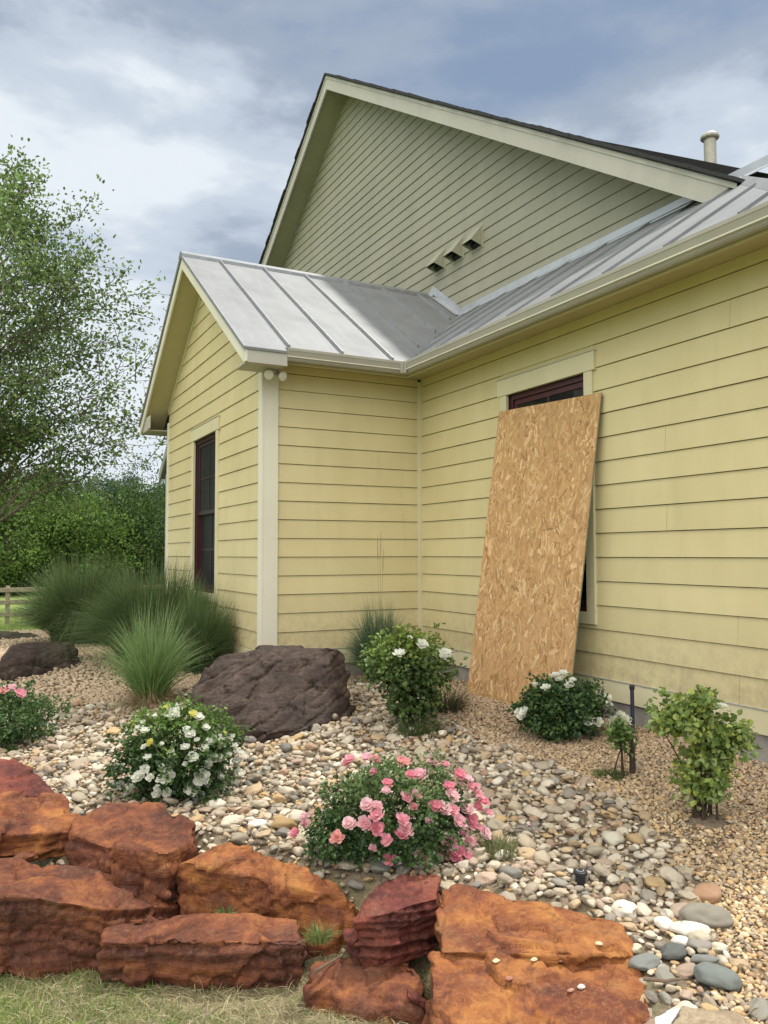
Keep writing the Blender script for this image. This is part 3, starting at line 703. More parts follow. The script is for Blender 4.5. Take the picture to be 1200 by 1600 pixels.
# rear wing glimpsed past the left edge
mb = MB(); mb.box(3.215, 3.235, 14.80, 14.92, -0.3, 2.66); mb.box(3.24, 3.26, 14.0, 14.9, -0.3, 2.64); hp(mb, 'rear_wall', 'trim')
mb = MB(); mb.prism([(3.22, 15.42, 2.62), (3.22, 14.2, 3.50), (3.22, 14.2, 3.62), (3.22, 15.42, 2.74)], (2.2, 0, 0)); hp(mb, 'rear_roof', 'seam')
mb = MB(); mb.prism([(3.19, 15.42, 2.55), (3.19, 14.2, 3.43), (3.19, 14.2, 3.60), (3.19, 15.42, 2.73)], (0.028, 0, 0)); hp(mb, 'rear_fascia', 'fascia')

# ------------------------------------------------------------------ leaning strand board
def m_osb():
    t = NT('oriented_strand_board'); c = t.attr(); n = t.noise(1.0, 5, 0.65, 0.0, t.co(scale=(260, 260, 26))); f = t.noise(240, 3)
    col = t.mix(t.math('MULTIPLY', n, 0.55), c, (0.28, 0.155, 0.062)); g = t.noise(2.2, 3)
    col = t.mix(t.ramp(g, [(0.35, 0.0), (0.75, 0.28)]), col, (0.40, 0.24, 0.11))
    return t.done(col, 0.72, normal=t.bump(t.math('ADD', n, t.math('MULTIPLY', f, 0.4)), 0.35, 0.003), spec=0.3)
M['osb'] = m_osb(); M['osbedge'] = m_simple('green_grey_board_edge', (0.17, 0.19, 0.13), 0.9, 0, 0.5, 90, 0.5)
BL, BR = np.array([3.785, 5.77, 0.015]), np.array([3.835, 4.552, -0.03])
TR, TL = np.array([4.137, 4.475, 2.390]), np.array([4.094, 5.692, 2.437])
U = (BR-BL); Wd = np.linalg.norm(U); U /= Wd; Vv = ((TL-BL)+(TR-BR))/2; Vv -= U*(Vv@U); Hh = np.linalg.norm(Vv); Vv /= Hh
Nn = np.cross(U, Vv); Nn = Nn if Nn[0] < 0 else -Nn
BC = BL.copy()
mb = MB(); q = [BL, BL+U*1.22, BL+U*1.22+Vv*2.44, BL+Vv*2.44]
mb.prism([p-BC for p in q], -Nn*0.0115); bo = mb.build('osb_board', M['osbedge'], None, 0.001, loc=tuple(BC))
nf = 7500; hx = RNG.uniform(0.012, 1.208, nf); hy_ = RNG.uniform(0.01, 2.43, nf)
ln = RNG.gamma(3.2, 0.024, nf).clip(0.02, 0.19)*0.5; wd = RNG.gamma(2.6, 0.0058, nf).clip(0.004, 0.042)*0.5
an = RNG.normal(0, 0.50, nf); k = RNG.random(nf) < 0.12; an = np.where(k, RNG.uniform(-1.57, 1.57, nf), an)
pal = np.array([(0.58, 0.365, 0.175), (0.50, 0.30, 0.135), (0.74, 0.52, 0.29), (0.38, 0.215, 0.09), (0.55, 0.345, 0.16), (0.27, 0.145, 0.06), (0.45, 0.26, 0.11)])
ci = RNG.choice(len(pal), nf, p=[.22, .2, .13, .13, .18, .05, .09]); fc = pal[ci]*RNG.uniform(0.88, 1.12, (nf, 1))
dk = np.zeros(nf, bool); dk[-22:] = True; fc[dk] = (0.17, 0.075, 0.03); wd[dk] = 0.0035; ln[dk] = RNG.uniform(0.015, 0.045, 22)
shp = np.array([(-1, -0.35), (-0.72, -1), (0.66, -0.92), (1, -0.1), (0.8, 0.85), (-0.6, 1.0), (-0.95, 0.4)])
js = shp[None]*(1+RNG.normal(0, 0.09, (nf, 7, 2))); 
a_ = js[..., 0]*ln[:, None]; b_ = js[..., 1]*wd[:, None]
uu = hx[:, None]+b_*np.cos(an)[:, None]+a_*np.sin(an)[:, None]; vv = hy_[:, None]-b_*np.sin(an)[:, None]+a_*np.cos(an)[:, None]
uu = uu.clip(0.0, 1.22); vv = vv.clip(0.0, 2.44)
base = 0.0002+0.0013*RNG.random(nf); base[dk] = 0.0017; til = RNG.normal(0, 0.008, (nf, 1))
ht = (base[:, None]+til*b_+RNG.normal(0, 0.002, (nf, 1))*a_).clip(0.0001, 0.004)
Pf = uu[..., None]*U+vv[..., None]*Vv+ht[..., None]*Nn
bp = [BL-BC+Nn*0.00005, BL+U*1.22-BC+Nn*0.00005, BL+U*1.22+Vv*2.44-BC+Nn*0.00005, BL+Vv*2.44-BC+Nn*0.00005]
Vf = np.concatenate([np.array(bp), Pf.reshape(-1, 3)]); Ff = 4+np.arange(nf*7).reshape(nf, 7)
cc = np.concatenate([np.tile((0.46, 0.28, 0.12), (4, 1)), np.repeat(fc, 7, 0)])
face = link('strand_face', mesh_np('strand_face', Vf, [np.array([[0, 1, 2, 3]]), Ff], M['osb'], False, cc), bo)
tag(bo, 'tall sheet of tan strand board leaning over the maroon window', 'board')

# ------------------------------------------------------------------ rocks
def m_rust(name, cols, dark=(0.05, 0.02, 0.014), sc=1.0, rough=0.78):
    t = NT(name); oi = t.n('ShaderNodeObjectInfo')
    mp = t.n('ShaderNodeMapping'); t.tcn = t.n('ShaderNodeTexCoord'); t.L(t.tcn.outputs['Object'], mp.inputs[0])
    of = t.n('ShaderNodeVectorMath', operation='SCALE'); of.inputs[0].default_value = (13, 7, 5); t.L(oi.outputs['Random'], of.inputs['Scale']); t.L(of.outputs[0], mp.inputs['Location'])
    vec = mp.outputs[0]
    a = t.noise(3.2*sc, 6, 0.62, 0.9, vec); b = t.noise(9*sc, 6, 0.7, 1.4, vec); f = t.noise(60*sc, 5, 0.7, 0, vec); m = t.noise(24*sc, 5, 0.7, 0.6, vec)
    m3_ = t.n('ShaderNodeMapping'); t.L(vec, m3_.inputs[0]); m3_.inputs['Scale'].default_value = (1.6, 2.0, 13); m3_.inputs['Rotation'].default_value = (0.15, 0.22, 0)
    n = t.math('ADD', t.math('ADD', t.math('MULTIPLY', a, 0.40), t.math('MULTIPLY', b, 0.28)), t.math('MULTIPLY', t.noise(1.0, 3, 0.6, 0.6, m3_.outputs[0]), 0.32))
    col = t.ramp(n, [(0.39, cols[0]), (0.465, cols[1]), (0.53, cols[2]), (0.60, cols[3]), (0.70, cols[4])])
    col = t.mix(t.math('MULTIPLY', t.ramp(m, [(0.50, 0.0), (0.68, 1.0)]), 0.55), col, dark)
    col = t.mix(t.math('MULTIPLY', t.ramp(f, [(0.56, 0.0), (0.8, 1.0)]), 0.4), col, tuple(min(1, c*1.7+0.03) for c in cols[3]))
    vn = t.noise(5.5*sc, 4, 0.6, 2.2, vec); line = t.ramp(vn, [(0.470, 0.0), (0.495, 1.0), (0.520, 0.0)])
    col = t.mix(t.math('MULTIPLY', line, 0.12), col, tuple(min(1, c*1.3+0.02) for c in cols[4]))
    m2_ = t.n('ShaderNodeMapping'); t.L(vec, m2_.inputs[0]); m2_.inputs['Scale'].default_value = (3.5, 4.5, 42); m2_.inputs['Rotation'].default_value = (0.22, 0.3, 0)
    st = t.noise(1.0, 5, 0.65, 0.8, m2_.outputs[0])
    col = t.mix(t.math('MULTIPLY', t.ramp(st, [(0.50, 0.0), (0.66, 1.0)]), 0.35), col, tuple(c*0.55 for c in cols[1]))
    dust = t.ramp(t.noise(6*sc, 5, 0.75, 0.2, vec), [(0.54, 0.0), (0.72, 0.38)]); col = t.mix(dust, col, tuple(0.45*c+0.55*k for c, k in zip(cols[3], (0.22, 0.15, 0.10))))
    h = t.math('ADD', t.math('ADD', t.math('MULTIPLY', m, 0.45), t.math('MULTIPLY', f, 0.45)), t.math('MULTIPLY', st, 0.7))
    return t.done(col, rough, normal=t.bump(h, 0.9, 0.014), spec=0.22)
RUST = m_rust('rust_sandstone', [(0.045, 0.019, 0.015), (0.090, 0.032, 0.021), (0.155, 0.052, 0.026), (0.255, 0.095, 0.034), (0.35, 0.18, 0.075)])
RUST2 = m_rust('orange_sandstone', [(0.075, 0.027, 0.018), (0.155, 0.050, 0.025), (0.255, 0.092, 0.031), (0.34, 0.145, 0.042), (0.40, 0.225, 0.090)])
MARN = m_rust('maroon_sandstone', [(0.060, 0.020, 0.019), (0.105, 0.030, 0.025), (0.17, 0.045, 0.032), (0.24, 0.072, 0.042), (0.36, 0.15, 0.07)])
DARKR = m_rust('dark_brown_stone', [(0.020, 0.013, 0.011), (0.036, 0.024, 0.020), (0.056, 0.039, 0.032), (0.090, 0.066, 0.054), (0.14, 0.095, 0.066)], dark=(0.012, 0.008, 0.007), rough=0.7)
TAN = m_rust('tan_sandstone', [(0.20, 0.15, 0.10), (0.27, 0.21, 0.14), (0.34, 0.27, 0.18), (0.40, 0.33, 0.23), (0.5, 0.42, 0.30)], dark=(0.15, 0.10, 0.06))
def rock(name, pts, mat, label, cat='boulder', group=None, vox=0.010, amp=0.022, strata=(0.15, 0.1, 1.0), sf=0.055, sa=0.014, seed=1, freq=5.0, smooth_it=2):
    """pts: 3D points; hull -> voxel remesh -> relax -> bedded, fractured displacement"""
    P = np.array(pts, float); c = P.mean(0); P = c+(P-c)*1.035; c[2] = P[:, 2].min(); bm = bmesh.new()
    for p in P: bm.verts.new(tuple(p-c))
    r = bmesh.ops.convex_hull(bm, input=bm.verts); 
    bmesh.ops.delete(bm, geom=[v for v in bm.verts if not v.link_faces], context='VERTS')
    me = bpy.data.meshes.new(name); bm.to_mesh(me); bm.free()
    o = bpy.data.objects.new(name, me); COL.objects.link(o)
    md = o.modifiers.new('r', 'REMESH'); md.mode = 'VOXEL'; md.voxel_size = vox; md.use_smooth_shade = True
    sm = o.modifiers.new('s', 'SMOOTH'); sm.iterations = smooth_it; sm.factor = 0.5
    dg = bpy.context.evaluated_depsgraph_get(); m2 = bpy.data.meshes.new_from_object(o.evaluated_get(dg), depsgraph=dg)
    o.modifiers.clear(); o.data = m2; bpy.data.meshes.remove(me); m2.name = name
    n = len(m2.vertices); co = np.empty(n*3, np.float32); m2.vertices.foreach_get('co', co); co = co.reshape(-1, 3).astype(float)
    no = np.empty(n*3, np.float32); m2.vertices.foreach_get('normal', no); no = no.reshape(-1, 3).astype(float)
    off = seed*7.77; Q = co+off
    ax = np.array(strata, float); ax /= np.linalg.norm(ax)
    big = fbm(Q*freq*0.45, 2)*amp*0.7; mid = fbm(Q*freq*1.2+5, 3)*amp*0.32
    # fractures: ridged creases
    rdg = 1-np.abs(fbm(Q*freq*0.8+np.array([3, 9, 1]), 3)*2.2).clip(0, 1); cr = -(rdg**10)*amp*0.6
    bc = co@ax; s = (bc+0.035*fbm(Q*3.0+11, 3)+0.35*sf*perlin(np.stack([bc/sf*0.45+off, bc*0+3.3, bc*0], 1))*2)/sf; fr = s-np.floor(s)
    lr_ = np.random.default_rng(seed+77).normal(0, 1, 400).clip(-1.6, 1.6); idn = lr_[(np.floor(s).astype(int)) % 400]
    gap_ = np.exp(-((np.minimum(fr, 1-fr))/0.085)**2)*(0.55+0.45*np.tanh(4*perlin(Q*4+31)))
    led = (sstep(0.0, 0.8, fr)-0.5)*sa*0.7+idn*sa*0.75-gap_*sa*1.25
    side = 0.12+0.88*(1-np.abs(no@ax)**2)
    fine = fbm(Q*freq*8, 4)*amp*0.17
    # chipped facets: nearest of a set of random seeds, each with its own tilted plane
    rgs = np.random.default_rng(seed+900); lo_, hi_ = co.min(0), co.max(0); K = int(np.clip(np.prod(hi_-lo_)**(1/3)/(amp*4.5), 3, 7)**2)
    S_ = lo_+rgs.random((K, 3))*(hi_-lo_); tl = rgs.normal(0, 0.36, (K, 3)); of_ = rgs.normal(0, amp*0.30, K); cw = co+0.35*amp*np.stack([perlin(Q*freq*4), perlin(Q*freq*4+9), perlin(Q*freq*4+21)], 1)*2
    near_ = np.empty(n, int)
    for i0 in range(0, n, 20000): near_[i0:i0+20000] = ((cw[i0:i0+20000, None, :]-S_[None])**2).sum(2).argmin(1)
    chip = (((co-S_[near_])*tl[near_]).sum(1)+of_[near_]).clip(-amp*1.1, amp*0.7)
    fine = fine+chip*0.62
    co2 = co+no*(big+mid+cr+fine+led*side)[:, None]
    m2.vertices.foreach_set('co', co2.astype(np.float32).ravel()); m2.update()
    m2.materials.clear(); m2.materials.append(mat); o.location = tuple(c)
    tag(o, label, cat, group); return o
def zp(l): return [at_z(*q) for q in l]
def low(P, dz=0.3, sh=0.0): return [np.array([p[0], p[1]+sh, p[2]-dz]) for p in P]
g = 'rust coloured boulders of the retaining edge'
def R_(name, top, front, mat, label, seed, backdz=0.3, **k):
    T_ = zp(top); F_ = zp(front); return rock(name, T_+F_+low(T_, backdz), mat, label, seed=seed, group=g, **k)
R_('boulder', [(-60, 1185, -0.02), (20, 1188, 0.0), (60, 1208, -0.03), (98, 1245, -0.12), (-60, 1240, -0.05)], [(-60, 1262, -0.2), (95, 1268, -0.22)], MARN, 'dark red boulder at the left edge, farthest back of the retaining edge', 1)
R_('boulder', [(-60, 1248, -0.04), (20, 1240, -0.02), (95, 1243, -0.04), (124, 1275, -0.10), (112, 1300, -0.12), (-40, 1300, -0.05)], [(-50, 1340, -0.22), (20, 1338, -0.22), (95, 1308, -0.18)], RUST2, 'flat orange brown boulder at the left edge resting over a dark gap', 2, backdz=0.12, strata=(0, 0.1, 1))
R_('boulder', [(120, 1282, -0.08), (170, 1258, -0.04), (255, 1258, -0.05), (303, 1288, -0.10), (308, 1312, -0.12), (112, 1305, -0.10), (178, 1326, -0.09), (262, 1332, -0.09)], [(135, 1338, -0.20), (190, 1378, -0.31), (225, 1394, -0.36), (255, 1388, -0.35), (296, 1335, -0.22)], RUST, 'blocky orange boulder perched on the big low one, two grooves across its top', 3, backdz=0.2, strata=(0.5, 0.1, 1), sf=0.09, sa=0.012)
R_('boulder', [(-60, 1352, -0.20), (40, 1345, -0.18), (130, 1362, -0.20), (215, 1392, -0.26), (284, 1408, -0.33), (262, 1438, -0.38), (-60, 1400, -0.14), (60, 1402, -0.14), (160, 1420, -0.20)], [(-60, 1478, -0.46), (30, 1496, -0.48), (95, 1506, -0.50), (150, 1455, -0.46), (200, 1436, -0.43)], RUST, 'largest low boulder at the bottom left corner, dark red front face', 4, strata=(0.3, 0.2, 1), amp=0.028)
R_('boulder', [(290, 1348, -0.14), (335, 1320, -0.09), (400, 1326, -0.09), (480, 1358, -0.12), (555, 1412, -0.20), (540, 1440, -0.27)], [(276, 1362, -0.20), (300, 1388, -0.30), (400, 1434, -0.42), (470, 1470, -0.47), (525, 1484, -0.48), (556, 1440, -0.36)], RUST2, 'long bright orange boulder sloping down to the right, left of the small red one', 5, backdz=0.25, strata=(-0.7, 0.2, 0.9), sf=0.05, sa=0.010, amp=0.025)
R_('boulder', [(172, 1446, -0.28), (240, 1430, -0.26), (350, 1432, -0.26), (458, 1434, -0.27), (472, 1472, -0.27), (160, 1474, -0.28), (300, 1468, -0.25)], [(152, 1512, -0.44), (160, 1524, -0.47), (300, 1548, -0.50), (420, 1568, -0.52), (440, 1560, -0.51), (472, 1500, -0.42)], RUST, 'long low rectangular rust block at the lawn, under the bright orange boulder', 6, backdz=0.15, strata=(0.1, 0.3, 1), sf=0.045)
R_('boulder', [(585, 1384, -0.14), (630, 1370, -0.12), (678, 1372, -0.14), (686, 1402, -0.14), (556, 1440, -0.18), (610, 1425, -0.14)], [(543, 1462, -0.30), (546, 1482, -0.33), (625, 1494, -0.37), (660, 1450, -0.30)], MARN, 'small dark red layered boulder between the long orange one and the big slab', 7, backdz=0.2, strata=(0.1, 0.2, 1), sf=0.026, sa=0.012, vox=0.008, amp=0.014)
slab_up = zp([(688, 1398, -0.12), (720, 1386, -0.11), (840, 1415, -0.12), (960, 1438, -0.14), (985, 1482, -0.16), (985, 1494, -0.165), (850, 1488, -0.135), (690, 1486, -0.155)])
slab_lo = zp([(683, 1492, -0.185), (760, 1500, -0.17), (860, 1504, -0.175), (985, 1500, -0.19), (1010, 1570, -0.20), (1022, 1650, -0.22), (672, 1556, -0.215), (676, 1600, -0.22), (680, 1660, -0.25)])
def slab_mesh():
    a = rock('boulder', slab_up+low(slab_up, 0.28), RUST2, 'x', seed=8, strata=(0.1, 0.15, 1), sf=0.05, sa=0.014, vox=0.007, amp=0.019)
    b = rock('boulder', slab_lo+low(slab_lo, 0.26), RUST2, 'x', seed=18, strata=(0.1, 0.25, 1), sf=0.07, sa=0.018, vox=0.007, amp=0.022)
    bm = bmesh.new(); bm.from_mesh(a.data); m2 = b.data.copy(); m2.transform(Matrix.Translation(b.location-a.location)); bm.from_mesh(m2); bm.to_mesh(a.data); bm.free()
    bpy.data.objects.remove(b); return tag(a, 'big flat orange slab in the bottom right foreground with pebbles on it', 'boulder', g)
slab_mesh()
R_('boulder', [(490, 1502, -0.34), (560, 1492, -0.33), (640, 1500, -0.34), (660, 1540, -0.37), (655, 1578, -0.40), (488, 1548, -0.39)], [(484, 1588, -0.46), (570, 1598, -0.48), (655, 1590, -0.46)], RUST, 'low flat rust slab at the bottom, below the small dark red boulder', 9, backdz=0.15, vox=0.008)
R_('boulder', [(160, 1352, -0.28), (240, 1356, -0.28), (300, 1372, -0.30), (292, 1400, -0.36)], [(250, 1430, -0.46), (300, 1412, -0.45)], RUST, 'shadowed rust boulder wedged low between the perched block and the long orange boulder', 16, backdz=0.22)
def chunk(px, py, z, s, mat, label, cat, seed, sc=(1, 0.8, 0.6), grp=None, name='stone_chunk', yaw=0.0, **k):
    c = at_z(px, py, z); rg = np.random.default_rng(seed+50); P = rg.normal(size=(11, 3)); P /= np.linalg.norm(P, axis=1)[:, None]
    P = P*np.array(sc)*s; cs, sn = math.cos(yaw), math.sin(yaw); P = P@np.array([[cs, sn, 0], [-sn, cs, 0], [0, 0, 1]])
    return rock(name, P+c, mat, label, cat, grp, vox=max(0.003, s/16), amp=s*0.10, sf=s*0.5, sa=s*0.04, seed=seed, freq=0.9/s, **k)
chunk(90, 1322, -0.20, 0.055, RUST2, 'small yellow orange chunk wedged in the gap under the flat left boulder', 'rock', 21)
chunk(42, 1340, -0.19, 0.05, RUST, 'small rust chip lying on the largest low boulder at the left', 'rock', 22, sc=(1.3, 0.8, 0.5))
chunk(655, 1560, -0.36, 0.06, MARN, 'dark rust chunk between the bottom slabs', 'rock', 23, sc=(0.7, 1.2, 0.5))
# dark boulders further back
T_ = [at_y(*q) for q in ((312, 1072, 5.75), (345, 1030, 5.9), (400, 1014, 6.1), (470, 1016, 6.2), (518, 1011, 6.1), (538, 1026, 6.0), (330, 1040, 5.7), (545, 1060, 5.8))]
F_ = [at_y(*q) for q in ((306, 1092, 5.55), (330, 1122, 5.45), (420, 1142, 5.3), (470, 1138, 5.3), (538, 1120, 5.5), (548, 1085, 5.7))]
rock('boulder', T_+F_+low(T_[1:6], 0.6, 0.25)+low(F_, 0.12), DARKR, 'large dark brown boulder in front of the house corner', seed=11, vox=0.012, amp=0.019, strata=(-0.42, 0.2, 0.88), sf=0.105, sa=0.024, smooth_it=1)
T_ = [at_y(*q) for q in ((2, 1030, 9.3), (30, 1006, 9.6), (70, 1002, 9.7), (112, 1006, 9.7), (122, 1032, 9.4), (60, 1028, 9.1))]
F_ = [at_y(*q) for q in ((0, 1035, 9.0), (12, 1066, 8.9), (60, 1060, 9.0), (124, 1046, 9.2))]
rock('boulder', T_+F_+low(T_, 0.4, 0.1), DARKR, 'dark brown boulder at the left, in front of the tall grasses', seed=12, vox=0.02, amp=0.03, strata=(0.1, 0.1, 1), sf=0.12, sa=0.02)
T_ = [at_y(*q) for q in ((-80, 988, 12.8), (0, 986, 12.9), (45, 988, 12.9), (62, 994, 12.6), (-80, 1000, 12.5))]
rock('boulder', T_+low(T_, 0.22), DARKR, 'low dark slab far back at the left edge by the lawn', seed=13, vox=0.03, amp=0.02)
T_ = zp([(1065, 1572, -0.12), (1150, 1580, -0.11), (1190, 1604, -0.12), (1200, 1680, -0.14), (1050, 1680, -0.14), (1045, 1600, -0.13)])
rock('flat_stone', T_+low(T_, 0.12), TAN, 'flat tan stone at the bottom right edge', 'stone', seed=14, vox=0.008, amp=0.008)
T_ = zp([(1022, 1588, -0.14), (1045, 1574, -0.13), (1066, 1572, -0.13), (1050, 1600, -0.14), (1024, 1640, -0.15)])
WHT = m_rust('chalky_stone', [(0.5, 0.49, 0.46), (0.6, 0.59, 0.56), (0.68, 0.67, 0.64), (0.75, 0.74, 0.7), (0.8, 0.8, 0.78)], dark=(0.3, 0.28, 0.25))
rock('chalky_stone', T_+low(T_, 0.06), WHT, 'small chalky white rock between the big slab and the tan stone', 'stone', seed=15, vox=0.005, amp=0.006, sa=0.002)

# ------------------------------------------------------------------ river stones and pea gravel
def ico(sub):
    bm = bmesh.new(); bmesh.ops.create_icosphere(bm, subdivisions=sub, radius=1.0)
    V = np.array([v.co[:] for v in bm.verts]); Fc = np.array([[v.index for v in f.verts] for f in bm.faces]); bm.free(); return V, Fc
def stone_shapes(n, sub, ang=0.5, seed=1):
    V, Fc = ico(sub); rg = np.random.default_rng(seed); out = []
    for i in range(n):
        W_ = V.copy()
        for _ in range(rg.integers(3, 8)):          # soft cutting planes make flats and blunt edges
            d = rg.normal(size=3); d /= np.linalg.norm(d); h = rg.uniform(0.55, 0.88); s = W_@d
            over = np.clip(s-h, 0, None); W_ -= d*(over*rg.uniform(ang, 0.92))[:, None]
        W_ += V*(perlin(V*1.3+i*9.1)*0.16)[:, None]+V*(perlin(V*3.1+i*5.1)*0.035)[:, None]
        W_ *= np.array([1.0, rg.uniform(0.62, 0.9), rg.uniform(0.38, 0.66)]); W_ /= np.abs(W_[:, :2]).max(); out.append(W_)
    return out, Fc
def rotm(n, rg, tilt=0.3):
    a = rg.uniform(0, 2*np.pi, n); tx = rg.normal(0, tilt, n); ty = rg.normal(0, tilt, n)
    ca, sa = np.cos(a), np.sin(a); Z = np.zeros((n, 3, 3)); Z[:, 0, 0] = ca; Z[:, 0, 1] = -sa; Z[:, 1, 0] = sa; Z[:, 1, 1] = ca; Z[:, 2, 2] = 1
    X_ = np.zeros((n, 3, 3)); X_[:, 0, 0] = 1; X_[:, 1, 1] = np.cos(tx); X_[:, 1, 2] = -np.sin(tx); X_[:, 2, 1] = np.sin(tx); X_[:, 2, 2] = np.cos(tx)
    Y_ = np.zeros((n, 3, 3)); Y_[:, 1, 1] = 1; Y_[:, 0, 0] = np.cos(ty); Y_[:, 0, 2] = np.sin(ty); Y_[:, 2, 0] = -np.sin(ty); Y_[:, 2, 2] = np.cos(ty)
    return X_@Y_@Z
def scatter_mesh(name, shapes, Fc, pos, rad, rot, col, which, mat):
    S = np.array(shapes); nv = S.shape[1]; V = np.einsum('nij,nkj->nki', rot, S[which]*rad[:, None, None])+pos[:, None, :]
    n = len(pos); Fa = (Fc[None]+(np.arange(n)*nv)[:, None, None]).reshape(-1, 3)
    return mesh_np(name, V.reshape(-1, 3), Fa, mat, True, np.repeat(col, nv, 0))
def m_stone(name, use_attr, sc=1.0):
    t = NT(name)
    if use_attr: c = t.attr()
    else: oi = t.n('ShaderNodeObjectInfo'); c = oi.outputs['Color']
    a = t.noise(38*sc, 6, 0.7, 0.6); f = t.noise(230*sc, 4, 0.7); v = t.noise(22*sc, 3, 0.6, 3.0)
    col = t.mix(t.ramp(a, [(0.35, 0.0), (0.7, 0.65)]), c, t.mix(1.0, c, (0.62, 0.57, 0.50), 'MULTIPLY'))
    col = t.mix(t.ramp(v, [(0.60, 0.0), (0.64, 0.35), (0.68, 0.0)]), col, (0.66, 0.62, 0.56))
    col = t.mix(t.math('MULTIPLY', t.ramp(f, [(0.5, 0.0), (0.75, 1.0)]), 0.3), col, t.mix(1.0, c, (1.6, 1.55, 1.5), 'MULTIPLY'))
    return t.done(col, 0.72, normal=t.bump(t.math('ADD', a, t.math('MULTIPLY', f, 0.5)), 0.35, 0.006), spec=0.35)
M['cobA'] = m_stone('river_stone_stuff', True); M['cobO'] = m_stone('river_stone', False); M['pea'] = m_stone('pea_gravel', True, 2.0)
def in_poly(px, py, poly):
    poly = np.array(poly, float); c = np.zeros(px.shape, bool); j = len(poly)-1
    for i in range(len(poly)):
        xi, yi = poly[i]; xj, yj = poly[j]
        c ^= ((yi > py) != (yj > py)) & (px < (xj-xi)*(py-yi)/(yj-yi+1e-12)+xi); j = i
    return c
# outline of the cobble bed on the ground (metres)
_cp = [(-160, 1135), (-60, 1128), (0, 1118), (60, 1108), (120, 1098), (200, 1100), (290, 1085), (350, 1100), (545, 1078), (600, 1085), (660, 1120), (720, 1150), (800, 1178), (880, 1200), (960, 1236), (1010, 1262), (1048, 1292), (1058, 1330), (1092, 1372), (1118, 1420), (1128, 1470), (1138, 1530), (1100, 1556), (1020, 1560), (985, 1500), (950, 1470), (690, 1470), (560, 1500), (480, 1440), (300, 1350), (120, 1300), (0, 1270), (-160, 1240)]
COB = [tuple(at_z(a, b, -0.07)[:2]) for a, b in _cp]
bound = lambda x, y: perlin(np.stack([x*4, y*4, x*0+4], 1))*0.07
slabmask = lambda px, py: in_poly(px, py, [(705, 1440), (935, 1462), (968, 1520), (990, 1640), (700, 1640)])
def try_place(n, rlo, rhi, existing, cell, overlap, rg, x0=-1.2, x1=3.9, y0=1.2, y1=8.2):
    X_ = rg.uniform(x0, x1, n); Y_ = rg.uniform(y0, y1, n); r_ = rlo+(rhi-rlo)*rg.random(n)**1.8
    wob = bound(X_, Y_); ok = in_poly(X_+wob, Y_-wob, COB) & (edge_dist(X_, Y_) > -0.16)
    px, py, dd = proj(np.stack([X_, Y_, np.full(n, -0.1)], 1)); ok &= ~slabmask(px, py)
    grid = existing['grid']; out = []
    for a, b, r in zip(X_[ok], Y_[ok], r_[ok]):
        ci, cj = int(a/cell), int(b/cell); bad = False
        for di in (-1, 0, 1):
            for dj in (-1, 0, 1):
                for (c, d, s) in grid.get((ci+di, cj+dj), ()):
                    if (a-c)**2+(b-d)**2 < ((r+s)*overlap)**2: bad = True; break
                if bad: break
            if bad: break
        if bad: continue
        grid.setdefault((ci, cj), []).append((a, b, r)); out.append((a, b, r))
    return out
rg = np.random.default_rng(11)
SPAL = np.array([(0.47, 0.405, 0.31), (0.56, 0.50, 0.405), (0.66, 0.61, 0.52), (0.36, 0.315, 0.25), (0.24, 0.22, 0.195), (0.50, 0.375, 0.235), (0.52, 0.36, 0.18), (0.37, 0.235, 0.165), (0.16, 0.16, 0.155), (0.74, 0.70, 0.63), (0.44, 0.335, 0.27), (0.29, 0.295, 0.265)])
SPR = np.array([.20, .18, .12, .12, .06, .10, .055, .04, .02, .035, .06, .03]); SPR /= SPR.sum(); SPAL = (SPAL*0.86+0.14*SPAL.mean(0))*np.array([0.83, 0.815, 0.775])
